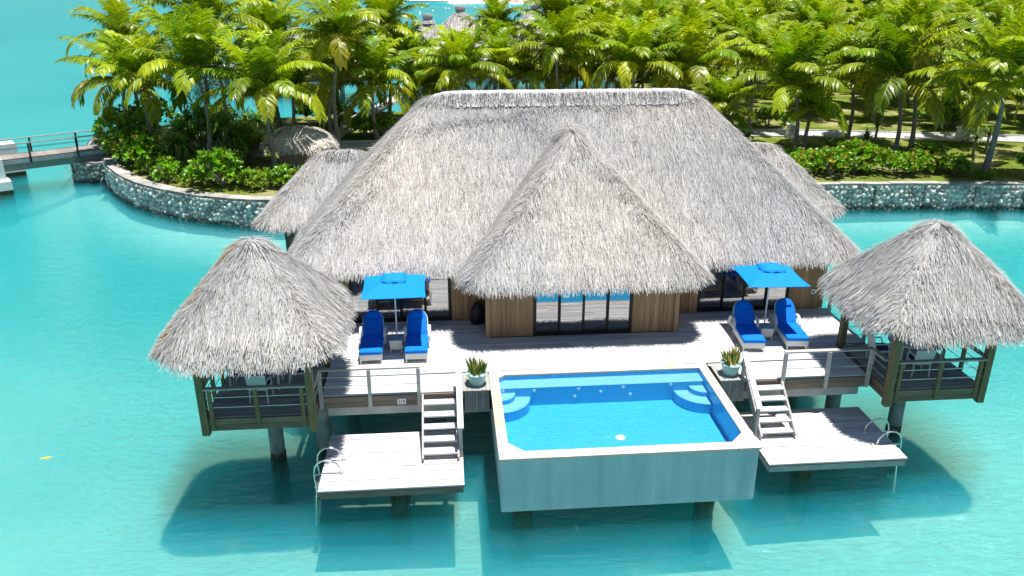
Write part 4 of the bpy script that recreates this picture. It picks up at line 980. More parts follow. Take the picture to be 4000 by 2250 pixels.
def pier(c, sx, sy, zt, zb, label):
    t = thing("concrete_pier", label, "pier", (c[0], c[1], 0), "white concrete piers flanking the footbridge")
    a = math.atan2(T_.y, T_.x)
    def blk(w_, d_, z0, z1, nm, mt, bev):
        b = MB(); ca, sa = math.cos(a), math.sin(a)
        P = lambda x, y, z: (c[0]+x*ca-y*sa, c[1]+x*sa+y*ca, z)
        vs = [P(x, y, z) for z, k in ((z0, 0), (z1-bev, 0), (z1, bev)) for x, y in ((-w_+k, -d_+k), (w_-k, -d_+k), (w_-k, d_-k), (-w_+k, d_-k))]
        b.add(vs, [(8, 9, 10, 11), (3, 2, 1, 0)]+[(r_*4+i, r_*4+(i+1) % 4, (r_+1)*4+(i+1) % 4, (r_+1)*4+i) for r_ in (0, 1) for i in range(4)]); return b.build(nm, mt, t)
    blk(sx, sy, zb-.02, zt, "pier_block", M['white'], .06); blk(sx+.22, sy+.22, .28, zb, "pier_base", M['white'], .07); blk(sx+.20, sy+.20, -2.8, .279, "tide_band", M['growth'], .02)
pier((-28.85, 51.75), 1.25, .75, 2.25, .9, "white concrete pier standing in the water in front of the bridge")
pier((-30.3, 57.2), 1.0, .75, 2.15, .9, "white concrete pier half hidden behind the bridge")
ab = thing("stone_abutment", "dark coral stone abutment under the island end of the bridge", "abutment", (-23.9, 55.3, 0))
V, q, c = stone_face([(-25.0, 56.2), (-24.6, 55.0), (-23.0, 54.4), (-22.2, 54.9)], -1.6, 1.25, seed=9, batter=.1)
me, lc = np_mesh(V-np.array([-23.9, 55.3, 0]), q, c*.55); finish(me, "stone_face", M['stone'], ab, lc, True)
b = MB(); b.prism([(-25.02, 56.2), (-24.6, 54.95), (-23.0, 54.35), (-22.2, 54.85), (-22.6, 57.6), (-24.4, 57.6)], 1.22, 1.32); b.build("cap_slab", M['cap'], ab)

hut = thing("thatched_hut", "tiny timber hut with shaggy thatched roof beside the path", "hut", (-9.3, 52.6, GZ))
Th = Thatch(-11.6, -7.1, 51.3, 54.3, 2.72, 3.85, .8, 1.2, p=.72); thatch_roof(Th, "thatch_roof", hut, 190, None, (.3, .6), .045, 1.25, 61, hide_back=False, warm=.05)
b = MB(); planks(b, (-10.6, 51.9), (-8.0, 51.9), GZ, 2.85, wd=.5, seed=2); planks(b, (-8.0, 51.93), (-8.0, 53.7), GZ, 2.85, wd=.5, seed=3); planks(b, (-8, 53.7), (-10.6, 53.7), GZ, 2.85, wd=.5, seed=4); planks(b, (-10.6, 53.7), (-10.6, 51.93), GZ, 2.85, wd=.5, seed=5); b.build("board_wall", M['hutwall'], hut)
b = MB(); b.box(-9.7, -8.9, 51.86, 51.895, GZ+.02, 2.7); b.build("door", M['hutwall'], hut)

def pillar(x, y, h, label):
    t = thing("lamp_pillar", label, "lamp pillar", (x, y, GZ), "speckled coral lamp pillars along the path")
    b = MB(); b.box(x-.36, x+.36, y-.36, y+.36, GZ, GZ+.10); b.build("plinth", M['white'], t)
    b = MB(); b.add([(x+sx*r_, y+sy*r_, z) for z, r_ in ((GZ+.1, .31), (GZ+h, .26)) for sx, sy in ((-1,-1),(1,-1),(1,1),(-1,1))], [(0,1,5,4),(1,2,6,5),(2,3,7,6),(3,0,4,7)]); b.build("shaft", M['lampstone'], t)
    b = MB(); z = GZ+h; b.box(x-.34, x+.34, y-.34, y+.34, z, z+.08); b.add([(x-.31, y-.31, z+.08), (x+.31, y-.31, z+.08), (x+.31, y+.31, z+.08), (x-.31, y+.31, z+.08), (x, y, z+.24)], [(0,1,4),(1,2,4),(2,3,4),(3,0,4)]); b.build("pyramid_cap", M['white'], t)
pillar(-19.7, 60.9, .95, "speckled white lamp pillar between the two leaning palms by the bridge")
pillar(25.9, 58.7, .9, "speckled white lamp pillar half hidden by a palm frond right of the villa roof")
pillar(37.9, 56.5, .9, "speckled white lamp pillar beside the path on the far right lawn")
pillar(-12.5, 55.3, .8, "speckled white lamp pillar peeping out between strap leaves and the hut")

# ------------------------------------------------------------------ palms
def crown_mesh(seed, n=23, length=3.7, spread=1.0, yellow=.3):
    g = np.random.default_rng(seed); V = []; Q = []; C = []; off = 0
    def put(vs, qs, cs):
        nonlocal off
        V.append(vs); Q.append(qs+off); C.append(cs); off += len(vs)
    for i in range(n):
        f = (i+.5)/n; az = i*2.39996+g.normal(0, .18); e0 = R(86-76*f**1.3)+g.normal(0, .13); L = length*(.80+.35*min(1, 2.2*f))*g.uniform(.88, 1.08)
        droop = R(30+78*f)*g.uniform(.75, 1.2)*spread; K = 16; side0 = g.normal(0, .25)
        p = np.array([math.cos(az)*.12, math.sin(az)*.12, .12*(1-f)]); pts = [p]; ts = []
        for k in range(K):
            s = (k+.5)/K; e = e0-droop*s**1.5; a = az+side0*s*s; t = np.array([math.cos(e)*math.cos(a), math.cos(e)*math.sin(a), math.sin(e)]); pts.append(pts[-1]+t*L/K); ts.append(t)
        pts = np.array(pts); ts = np.array(ts+[ts[-1]])
        old = np.clip((f-.62)/.38, 0, 1)*(g.random() < .75)
        base = (np.array([.165, .335, .005])*(1-.28*f)+np.array([.30, .25, .002])*g.random()**1.3*.9)*g.uniform(.7, 1.25)
        base = base*(1-old*yellow)+np.array([.60, .42, .015])*old*yellow
        # rachis
        sd = np.cross(ts, [0, 0, 1.0]); nl = np.linalg.norm(sd, axis=1); bad = nl < .05; sd[bad] = [math.sin(az), -math.cos(az), 0]; sd /= np.linalg.norm(sd, axis=1)[:, None]
        up = np.cross(sd, ts); wd = (.045*(1-np.linspace(0, 1, K+1))+.008)[:, None]
        rv = np.stack([pts-sd*wd, pts+up*wd*.8, pts+sd*wd], 1).reshape(-1, 3); k = np.arange(K)
        rq = np.concatenate([np.stack([k*3, k*3+1, k*3+4, k*3+3], 1), np.stack([k*3+1, k*3+2, k*3+5, k*3+4], 1)])
        put(rv, rq, np.tile(np.array([[.36, .33, .05]])*(.8+.5*f), (len(rq), 1)))
        # leaflets
        m = 44; s = np.linspace(.12, .995, m)
        for sgn in (-1, 1):
            ss = np.clip(s+g.normal(0, .006, m), .1, 1)*K; i0 = np.clip(ss.astype(int), 0, K-1); fr = (ss-i0)[:, None]
            P = pts[i0]*(1-fr)+pts[i0+1]*fr; t = ts[i0]; b = sd[i0]; u = up[i0]
            ll = length*(.05+.21*np.sin(np.pi*np.clip(.12+.80*s, 0, 1))**.8)*g.uniform(.85, 1.12, m)
            fwd = (.35+.55*s)[:, None]; dn = g.uniform(.12, .42, m)[:, None]+.22*f
            d = sgn*b*(1.0-.25*s)[:, None]+t*fwd+u*.18*(1-f)-np.array([0, 0, 1.0])*dn*.6; d /= np.linalg.norm(d, axis=1)[:, None]
            d2 = d-np.array([0, 0, 1.0])*(dn*1.5+.15); d2 /= np.linalg.norm(d2, axis=1)[:, None]
            wv = np.cross(d, u); wv /= np.maximum(np.linalg.norm(wv, axis=1), 1e-6)[:, None]; tw = g.normal(0, .35, m)[:, None]
            wv = wv*np.cos(tw)+u*np.sin(tw); wv = wv*(.054*length/3.7)*g.uniform(.8, 1.2, m)[:, None]
            a0 = P-wv*.5; a1 = P+wv*.5; mid = P+d*(ll*.55)[:, None]; b0 = mid-wv; b1 = mid+wv; tip = mid+d2*(ll*.45)[:, None]
            vs = np.stack([a0, a1, b1, b0, tip-wv*.12, tip+wv*.12], 1).reshape(-1, 3); k = np.arange(m)*6
            qs = np.concatenate([np.stack([k, k+1, k+2, k+3], 1), np.stack([k+3, k+2, k+5, k+4], 1)])
            tone = g.uniform(.75, 1.3, m)[:, None]; yl = (.06+.5*old*yellow*s)[:, None]
            c = base[None]*tone*(1-yl)+np.array([.42, .34, .03])*yl*tone
            ct = c*1.0+np.array([.10, .07, .0])*g.random((m, 1))*(.4+old)
            put(vs, qs, np.concatenate([c, ct]))
    # spathes and the woven heart
    me, lc = np_mesh(np.concatenate(V), np.concatenate(Q), np.concatenate(C))
    at = me.color_attributes.new("Col", 'FLOAT_COLOR', 'CORNER'); a = np.ones((len(me.loops), 4)); a[:, :3] = lc; at.data.foreach_set("color", a.ravel())
    me.materials.append(M['frond']); me.name = "crown"; return me
CROWNS = [crown_mesh(100+i, [25, 22, 26, 24, 21, 27, 23, 28][i], 3.8, [1, 1.1, .95, 1.05, 1.2, .9, 1.0, 1.1][i], [.2, .4, .15, .3, .5, .1, .35, .2][i]) for i in range(8)]
def coconuts_mesh():
    b = MB()
    for k in range(7):
        a = 2.4*k; b.lathe([(0, -.13), (.08, -.10), (.115, 0), (.08, .10), (0, .13)], (.22*math.cos(a), .22*math.sin(a), -.22-.07*(k % 3)), 10)
    o = b.build("coconuts", noisy("coconut", (.20, .19, .04), .4, (4, 4, 4), .6)); me = o.data; bpy.data.objects.remove(o); return me
NUTS = coconuts_mesh()
def trunk(parent, base, top, r0, seed, curve):
    g = random.Random(seed); b = MB(); n = 16; pts = []; rs = []
    A = Vector(base)-parent.location; B_ = Vector(top)-parent.location; h = Vector((B_.x-A.x, B_.y-A.y, 0))
    if h.length < .3: h = Vector((g.uniform(-1, 1), g.uniform(-1, 1), 0)).normalized()*.3
    for i in range(n+1):
        t = i/n; p = A.lerp(B_, t)+h.normalized()*(-curve*math.sin(math.pi*t)); p.x += .03*math.sin(7*t+seed); pts.append(p+parent.location)
        rs.append(r0*(1+.75*math.exp(-t*12))*(1-.38*t)*(1+.02*(i % 2)))
    b.tube(pts, rs, 10); return b.build("trunk", M['palmtrunk'], parent, True)
used_palms = []
def palm(base, top, size, ci, rot, label, group, r0=.15, curve=.25, nuts=True):
    t = thing("coconut_palm", label, "palm tree", base, group)
    trunk(t, (base[0], base[1], base[2]-.1), top, r0, len(used_palms), curve)
    c = bpy.data.objects.new("crown", CROWNS[ci % 8]); COL.objects.link(c); c.parent = t
    c.location = Vector(top)-Vector(base); c.scale = (size*1.06, size*1.06, size*1.1); c.rotation_euler = (random.uniform(-.08, .08), random.uniform(-.08, .08), rot)
    if nuts:
        q = bpy.data.objects.new("coconuts", NUTS); COL.objects.link(q); q.parent = t; q.location = c.location; q.rotation_euler = (0, 0, rot)
    used_palms.append((base[0], base[1])); return t
GP = "coconut palms on the island"
named = [  # base x, y; crown x, y, z; size; label
 (-22.9, 61.4, -22.8, 61.4, 5.8, 1.0, "leftmost leaning coconut palm beside the bridge end"),
 (-23.1, 64.0, -23.6, 65.0, 8.0, .95, "taller coconut palm rising behind the leftmost palm by the bridge"),
 (-19.7, 55.9, -20.0, 56.2, 6.0, .95, "coconut palm with curved pale trunk just right of the bridge end"),
 (-15.15, 52.7, -15.2, 52.7, 7.1, 1.08, "tall coconut palm with straight trunk in front of the strap leaf clump"),
 (-15.8, 60.5, -16.3, 60, 9.6, 1.05, "tallest left coconut palm, its crown cut by the top of the picture"),
 (-10.65, 51.2, -10.8, 51.2, 6.1, 1.0, "coconut palm standing left of the tiny thatched hut"),
 (-13.1, 66, -13.1, 66, 7.7, 1.0, "upright coconut palm against the lagoon, behind the hut's left palm"),
 (-14.3, 69.5, -14.3, 69.5, 9.6, .7, "dark narrow coconut palm farthest back on the left point"),
 (-7.35, 56.5, -6.9, 56.5, 8.8, 1.0, "tall coconut palm with dark straight trunk right of the tiny hut"),
 (-8.4, 61, -7.8, 61, 6.0, .95, "short coconut palm crowded behind the dark straight trunk"),
 (-5.0, 60.5, -5.1, 60.5, 5.3, .95, "coconut palm with thin trunk just left of the main roof slope"),
 (-4.6, 68.5, -4.9, 68.5, 8.5, 1.05, "tall coconut palm left of the distant roofs, feathery against the lagoon"),
 (-3.0, 67, -3.2, 67, 6.1, .95, "low coconut palm between the thin trunk and the distant left roof"),
 (1.4, 62, 1.3, 62, 5.9, .95, "broad coconut palm above the left half of the roof ridge"),
 (4.6, 70, 4.5, 70, 6.9, .8, "coconut palm between the two distant roof peaks"),
 (4.3, 65, 4.3, 65, 6.0, .8, "smaller coconut palm in front of the gap between distant roofs"),
 (5.0, 72, 4.7, 72, 8.8, .7, "feathery coconut palm topping the gap between distant roofs"),
 (8.8, 64, 8.8, 64, 6.9, 1.0, "coconut palm with dark upright trunk above the middle of the ridge"),
 (9.6, 71, 9.6, 71, 8.9, .95, "coconut palm hiding the right side of the distant right roof"),
 (14.7, 78, 14.7, 80, 10.0, 1.0, "tall coconut palm at the picture's top edge right of the far beach"),
 (12.8, 68, 12.9, 68, 6.7, 1.05, "dark hearted coconut palm above the right half of the ridge"),
 (14.2, 62, 14.2, 62, 6.2, 1.05, "arching coconut palm directly behind the right half of the ridge"),
 (18.6, 75, 18.5, 75, 7.6, 1.05, "coconut palm with one bent frond, behind the ridge's right end"),
 (19.3, 63, 19.3, 63, 5.7, 1.15, "wide coconut palm at the right end of the roof ridge"),
 (25.2, 69, 25.1, 69, 6.9, 1.0, "coconut palm behind the wide palm at the ridge's right end"),
 (30.6, 80, 30.6, 80, 8.0, 1.1, "coconut palm in the back row above the right hip"),
 (21.0, 57.4, 19.9, 57, 3.7, .72, "low young coconut palm with yellow fronds beside the right roof slope"),
 (23.9, 53.4, 23.4, 53.4, 5.7, 1.12, "large coconut palm with drooping yellow fronds right of the villa roof"),
 (24.7, 53.6, 25.2, 54.4, 4.2, .55, "short coconut palm hidden behind the large palm right of the roof"),
 (35.8, 80, 35.8, 80, 7.5, 1.0, "coconut palm in the back row above the bent trunk"),
 (29.5, 57.1, 29.1, 57, 6.2, 1.0, "coconut palm with slim dark trunk beside the path's far kerb"),
 (30.3, 52.0, 29.8, 52, 6.3, 1.12, "symmetrical coconut palm on the right lawn with yellow arching fronds"),
 (32.4, 53.6, 31.6, 54.2, 8.3, 1.0, "coconut palm with bent trunk behind the symmetrical lawn palm"),
 (44.1, 75, 44.1, 75, 8.0, 1.05, "back row coconut palm above the path pillar on the right"),
 (43.5, 66, 43.5, 66, 8.0, 1.0, "coconut palm with shaggy dark skirt in the right grove"),
 (33.2, 46.5, 33.25, 46.5, 7.0, 1.1, "rightmost coconut palm by the sea wall, trunk leaning right"),
 (37.9, 55.9, 37.6, 56, 4.7, .8, "small coconut palm beside the right path pillar"),
 (35.6, 65, 37.2, 65.6, 5.6, .9, "coconut palm with strongly curved trunk on the back lawn"),
 (30.0, 67.5, 31.4, 68, 5.8, .95, "coconut palm leaning right on the back lawn"),
 (34.0, 73.0, 34.2, 73, 6.6, .95, "coconut palm with stout short trunk at the back of the lawn"),
 (40.5, 60.5, 41.2, 60.8, 6.0, .9, "coconut palm just beyond the path in the right grove"),
 (40.0, 49.5, 40.6, 49.8, 6.2, 1.0, "coconut palm at the right picture edge, crown partly cut off"),
]
for i, (bx, by, tx, ty, tz, sz, lab) in enumerate(named):
    palm((bx, by, GZ), (tx, ty, tz), sz, i*3+1, i*1.7, lab, GP, .15 if by > 50 else .19, .3 if abs(bx-tx) < .8 else .55)
for i, (x, y, z, sz, lab) in enumerate(((-11.6, 63.5, 4.6, .8, "low coconut palm at the shore left of the gangway"), (-1.0, 64.5, 4.6, .9, "low coconut palm above the left end of the ridge"), (6.4, 66.5, 5.0, .9, "low coconut palm above the ridge, left of its middle"), 
        (11.0, 66.0, 5.2, .95, "low coconut palm above the ridge, right of its middle"), (12.0, 72.5, 8.0, 1.0, "tall coconut palm right of the right distant villa"), (16.6, 66.0, 6.0, 1.0, "coconut palm behind the ridge's right quarter"), (-8.6, 66.5, 7.0, .9, "coconut palm left of the dark straight trunk, at the shore"))):
    palm((x, y, GZ), (x+.2, y, z), sz, i*5+2, i*2.1, lab, GP, .15, .3)
g = random.Random(21)
zones = ((62, 80, "coconut palm in the front rows of the dense grove behind the right lawn"), (80, 105, "coconut palm in the middle rows of the dense right grove"), (105, 155, "far small coconut palm in the back rows of the dense right grove"))
tries = 0; count = 0
while tries < 6000 and count < 150:
    tries += 1
    y = 60+95*g.random()**.9; x = g.uniform(.17*y+3, .80*y+4)
    if y < 66 and 24 < x < 45: continue
    if y < 76 and 26 < x < 40 and g.random() < .75: continue
    dmin = 4.7 if y < 90 else 5.6
    if x < 22 and y > 80: continue
    if x < 16 and y > 70: continue
    if any((x-a)**2+(y-c)**2 < dmin**2 for a, c in used_palms): continue
    h = g.uniform(5.2, 7.6)+max(0, (y-95)/30); lab = [z[2] for z in zones if z[0] <= max(62, y) < z[1]+1][0]
    palm((x, y, GZ), (x+g.uniform(-.8, .8), y+g.uniform(-.5, .5), h), g.uniform(.85, 1.15), g.randrange(8), g.uniform(0, 6.28), lab, "coconut palms of the dense right grove", .15, .25, False)
    count += 1

# ------------------------------------------------------------------ shrubs, strap leaves, trees
def shrub_mesh(seed, rx, ry, h, n=150, leaf=.17, yel=.15):
    g = np.random.default_rng(seed); V = []; Q = []; C = []; off = 0
    lob = g.uniform(-1, 1, (7, 2))*[rx*.6, ry*.6]; lh = g.uniform(.55, 1.0, 7)*h; lr = g.uniform(.45, .75, 7)
    for i in range(n):
        k = g.integers(0, 7); a = g.uniform(0, 6.28); el_ = math.asin(g.uniform(-.25, 1)); rr = g.uniform(.72, 1.05)
        c = np.array([lob[k, 0]+lr[k]*rx*rr*math.cos(a)*math.cos(el_), lob[k, 1]+lr[k]*ry*rr*math.sin(a)*math.cos(el_), max(.12, lh[k]*.55+lh[k]*.45*math.sin(el_)*rr)])
        ax = np.array([math.cos(a)*math.cos(el_)*.8, math.sin(a)*math.cos(el_)*.8, math.sin(el_)*.6+.6]); ax /= np.linalg.norm(ax)
        e1 = np.cross(ax, [.3, .2, .9]); e1 /= np.linalg.norm(e1); e2 = np.cross(ax, e1); m = 8
        th = np.arange(m)*6.28/m+g.uniform(0, 6); op = g.uniform(.35, .95, m)
        d = (np.cos(th)[:, None]*e1+np.sin(th)[:, None]*e2)*op[:, None]+ax*np.sqrt(1-op**2*.9)[:, None]
        w_ = np.cross(d, ax); w_ /= np.maximum(np.linalg.norm(w_, axis=1), 1e-5)[:, None]; L = leaf*g.uniform(.7, 1.25, m)
        p0 = c+d*.015; mid = c+d*(L*.6)[:, None]; tip = c+d*L[:, None]-np.array([0, 0, .02]); ww = w_*(L*.21)[:, None]
        vs = np.stack([p0-ww*.2, p0+ww*.2, mid+ww, mid-ww, tip+ww*.5, tip-ww*.5], 1).reshape(-1, 3); kk = np.arange(m)*6
        qs = np.concatenate([np.stack([kk, kk+1, kk+2, kk+3], 1), np.stack([kk+3, kk+2, kk+4, kk+5], 1)])
        base = np.array([.15, .35, .006])*g.uniform(.5, 1.5)
        if g.random() < yel: base = np.array([.30, .30, .02])*g.uniform(.7, 1.2)
        cs = np.tile(base, (2*m, 1))*g.uniform(.85, 1.15, (2*m, 1)); V.append(vs); Q.append(qs+off); C.append(cs); off += len(vs)
    me, lc = np_mesh(np.concatenate(V), np.concatenate(Q), np.concatenate(C))
    at = me.color_attributes.new("Col", 'FLOAT_COLOR', 'CORNER'); a = np.ones((len(me.loops), 4)); a[:, :3] = lc; at.data.foreach_set("color", a.ravel())
    me.materials.append(M['leaf']); me.name = "foliage"; return me
def stems_mesh(seed, rx, ry, h):
    g = random.Random(seed); b = MB()
    for k in range(9):
        a = g.uniform(0, 6.28); p = [(0, 0, -.05)]
        for j in range(1, 4): p.append((rx*.55*math.cos(a)*j/3*g.uniform(.7, 1.2), ry*.55*math.sin(a)*j/3*g.uniform(.7, 1.2), h*.7*j/3))
        b.tube(p, [.03, .025, .018, .01], 5)
    o = b.build("stems", M['palmtrunk']); me = o.data; bpy.data.objects.remove(o); return me
SH = [(shrub_mesh(200+i, .75, .7, [1.2, 1.0, 1.35, .85, 1.15][i], [120, 95, 150, 80, 130][i], .17, [.05, .1, .05, .15, .1][i]), stems_mesh(200+i, .75, .7, 1.1)) for i in range(5)]
SHY = [(shrub_mesh(220+i, 1.0, .9, [1.35, 1.15, 1.5][i], [200, 170, 230][i], .19, .3), stems_mesh(220+i, 1, .9, 1.2)) for i in range(3)]
def shrub(x, y, lib, k, sc, rot, label, group, name="shrub"):
    t = thing(name, label, "shrub", (x, y, GZ), group)
    for nm, me in zip(("foliage", "stems"), lib[k % len(lib)]):
        o = bpy.data.objects.new(nm, me); COL.objects.link(o); o.parent = t; o.scale = (sc, sc, sc*random.uniform(.9, 1.1)); o.rotation_euler = (0, 0, rot)
    return t
nth = ["first", "second", "third", "fourth", "fifth", "sixth", "seventh", "eighth", "ninth", "tenth", "eleventh", "twelfth", "thirteenth", "fourteenth", "fifteenth", "sixteenth"]
lefth = [(-21.9, 56.8, 1.2), (-21.1, 55.3, 1.25), (-20.2, 53.9, 1.15), (-19.3, 52.3, .95), (-18.3, 50.7, .9), (-17.2, 49.6, .95), (-16.4, 48.3, .8), (-15.4, 48.9, .85), (-14.8, 47.4, .85), (-13.9, 47.9, .9), (-12.9, 46.9, 1.1), (-11.7, 46.8, .95), (-10.7, 46.2, .95), (-9.6, 46.5, 1.0), (-8.4, 46.2, .9)]
for i, (x, y, s_) in enumerate(lefth): shrub(x, y, SHY if i in (0, 2, 5, 9, 12) else SH, i*3+i//2, s_*((.95 if i in (5, 9, 12) else 1.2)+.4*((i*5) % 4)/3)*(1.3, 1.25, 1.0, 1.15, .85, .9, 1.15, .7, 1.2, .85, 1.25, .75, 1.0, .9, 1.1)[i], i*1.3, "%s bright green shrub from the bridge along the curved sea wall" % nth[i], "shrubs along the left sea wall")
right_h = [(20.6, 46.6), (22.0, 47.4), (23.3, 46.5), (23.9, 48.2), (25.0, 46.9), (26.3, 47.6), (27.3, 46.3), (28.6, 46.6), (29.9, 47.2), (31.0, 46.2), (22.6, 49.2), (25.6, 48.6)]
for i, (x, y) in enumerate(right_h): shrub(x, y, SHY, i, 1.0+.12*((i*7) % 3), i*1.1, "%s yellow flecked shrub from the villa roof in the hedge above the straight sea wall" % nth[i], "hedge above the right sea wall")
for x, y, s_, k, lab in ((-24.3, 63.0, 1.7, 0, "dark rounded sea shrub behind the bridge end, farthest left"), (-22.6, 64.0, 1.8, 2, "bushy yellow green sea shrub behind the leftmost palm trunks"), (-20.3, 64.6, 1.6, 1, "dark sea shrub behind the path left of the strap leaves"), (-18.2, 66, 1.5, 0, "sea shrub in shade at the back of the left point"),
    (-9.8, 66.0, 1.9, 2, "leafy green shrub at the shore behind the tiny hut"), (-8.0, 66.4, 1.7, 1, "leafy green shrub on the shore right of the hut roof"), (-6.1, 61.4, 1.35, 2, "rounded green shrub at the path edge beside the main roof"), (-4.7, 61.9, 1.2, 0, "small green shrub tucked against the main roof slope by the path"),
    (21.6, 57.2, 1.1, 1, "pale green shrub at the path beside the villa's right hip"), (39.2, 61.5, 1.6, 2, "large glossy shrub beyond the path on the far right"), (41.0, 62.5, 1.5, 1, "large dark shrub at the right picture edge beyond the path"), (36.0, 45.4, 1.25, 2, "leafy shrub at the right picture edge above the sea wall"), (37.6, 46.2, 1.3, 0, "dark shrub at the right picture edge below the last palm"), (32.4, 45.0, .6, 1, "small sparse shrub between hedge and the rightmost palm"), (25.8, 63.2, 1.1, 0, "green shrub beyond the path behind the large palm right of the roof"), (28.0, 64.0, 1.0, 1, "low shrub on the back lawn beyond the path")):
    shrub(x, y, SHY if k != 1 else SH, k, s_, x, lab, "single shrubs on the island")

def strap_mesh(seed, n, L, wd, droop, col, heads=((0, 0, 0),)):
    g = np.random.default_rng(seed); V = []; Q = []; C = []; off = 0
    for hx, hy, hz in heads:
        for i in range(n):
            a = g.uniform(0, 6.28); e = g.uniform(.1, 1.45); l = L*g.uniform(.7, 1.1); K = 5; p = np.array([hx, hy, hz]); w_ = np.array([-math.sin(a), math.cos(a), 0])*wd; vs = []
            for k in range(K+1):
                s = k/K; ww = w_*(1-s**2.2)*.5+1e-4; vs += [p-ww, p+ww]
                ee = e-droop*s**1.3*g.uniform(.8, 1.2); p = p+np.array([math.cos(ee)*math.cos(a), math.cos(ee)*math.sin(a), math.sin(ee)])*l/K
            q = np.array([[2*k, 2*k+1, 2*k+3, 2*k+2] for k in range(K)]); c = np.array(col)*g.uniform(.6, 1.5)
            if g.random() < .12: c = np.array([.30, .24, .10])
            V.append(np.array(vs)); Q.append(q+off); C.append(np.tile(c, (K, 1))); off += len(vs)
    me, lc = np_mesh(np.concatenate(V), np.concatenate(Q), np.concatenate(C))
    at = me.color_attributes.new("Col", 'FLOAT_COLOR', 'CORNER'); a = np.ones((len(me.loops), 4)); a[:, :3] = lc; at.data.foreach_set("color", a.ravel())
    me.materials.append(M['bladeleaf']); me.name = "leaves"; return me
def screwpine(x, y, h, me, sc, rot, label, group, heads=((0, 0, 0),)):
    t = thing("screw_pine", label, "screw pine", (x, y, GZ), group)
    b = MB()
    for hx, hy, hz in heads:
        b.tube([(x, y, GZ-.05), (x+hx*.3*sc, y+hy*.3*sc, GZ+(h+hz)*.5*sc), (x+hx*sc, y+hy*sc, GZ+(h+hz)*sc)], [.10*sc, .08*sc, .06*sc], 7)
    b.build("stem", M['palmtrunk'], t)
    o = bpy.data.objects.new("leaves", me); COL.objects.link(o); o.parent = t; o.location = (0, 0, h*sc); o.scale = (sc,)*3; o.rotation_euler = (0, 0, rot)
    return t
big_heads = [((0, 0, 0), (.7, .3, -.4), (-.6, .4, -.2), (.2, -.7, -.7), (-.5, -.5, -.9), (.6, -.4, -1.1), (0, -.9, -1.5), (-.9, -.2, -1.6), (.9, .1, -1.7)), ((0, 0, 0), (.5, -.5, -.5), (-.7, 0, -.4), (.1, .6, -.8))]
BIG = [strap_mesh(301, 70, 1.5, .12, 2.1, (.18, .36, .04), big_heads[0]), strap_mesh(302, 70, 1.4, .11, 1.9, (.28, .42, .06), big_heads[1])]
SM = strap_mesh(303, 50, 1.0, .08, 1.5, (.15, .25, .06))
GR = strap_mesh(304, 110, 1.15, .06, 2.0, (.24, .30, .03))
for x, y, h, k, lab in ((-15.9, 54.2, 3.0, 0, "tall dark screw pine clump left of the tall straight palm"), (-14.0, 53.3, 2.6, 0, "dark screw pine clump directly right of the tall straight palm"), (-16.9, 53.2, 2.1, 0, "shaded screw pine behind the seawall shrubs"), (-12.6, 53.8, 1.7, 1, "pale screw pine with upright strap leaves left of the hut"), (-13.2, 55.6, 2.3, 0, "screw pine at the back of the dark clump")):
    screwpine(x, y, h, BIG[k], 1.0, x*3, lab, "screw pines in the dark clump", big_heads[k])
for x, y, h, lab in ((28.8, 53.0, .8, "small spiky screw pine on the lawn left of the symmetrical palm"), (31.4, 56.6, .9, "small dark screw pine near the path left of the bent trunk"), (35.5, 51.3, 1.0, "small leaning screw pine left of the rightmost palm"), (37.3, 52.6, 1.0, "small screw pine in front of the right path pillar"), (40.9, 52.0, 1.4, "taller screw pine at the right end of the lawn"), (25.7, 52.0, .5, "low screw pine behind the hedge near the villa roof")):
    screwpine(x, y, h, SM, 1.15, x*2, lab, "small screw pines on the right lawn")
for x, y, lab in ((-18.9, 56.3, "arching grassy clump beside the curved palm trunk near the bridge"), (-17.7, 56.9, "smaller arching grassy clump in front of the left lamp pillar")):
    t = thing("grass_clump", lab, "grass clump", (x, y, GZ), "arching grass clumps"); o = bpy.data.objects.new("leaves", GR); COL.objects.link(o); o.parent = t; o.rotation_euler = (0, 0, x)

def wispy_mesh(seed, H, rad, dense):
    g = np.random.default_rng(seed); N = dense; z = g.uniform(.25, 1, N)*H; r_ = rad*np.sqrt(g.random(N))*(1.05-np.abs(z/H-.5)*1.3); a = g.uniform(0, 6.28, N)
    lump = .75+.25*np.sin(3*a+z)*np.sin(1.7*z+a)
    P = np.stack([np.cos(a)*r_*lump, np.sin(a)*r_*lump, z], 1); d = np.stack([np.cos(a)*.5, np.sin(a)*.5, -.5*np.ones(N)], 1)+g.normal(0, .4, (N, 3)); d /= np.linalg.norm(d, axis=1)[:, None]
    L = g.uniform(.3, .8, N)[:, None]; w_ = np.cross(d, g.normal(0, 1, (N, 3))); w_ = w_/np.linalg.norm(w_, axis=1)[:, None]*.022
    vs = np.stack([P-w_, P+w_, P+d*L+w_*.3, P+d*L-w_*.3], 1).reshape(-1, 3); c = np.array([[.085, .10, .05]])*g.uniform(.6, 1.4, (N, 1))
    me, lc = np_mesh(vs, np.arange(4*N).reshape(N, 4), c); at = me.color_attributes.new("Col", 'FLOAT_COLOR', 'CORNER'); q = np.ones((len(me.loops), 4)); q[:, :3] = lc; at.data.foreach_set("color", q.ravel())
    me.materials.append(M['leaf']); me.name = "crown"; return me
WS = [wispy_mesh(401, 9, 2.2, 2600), wispy_mesh(402, 13, 3.6, 7000)]
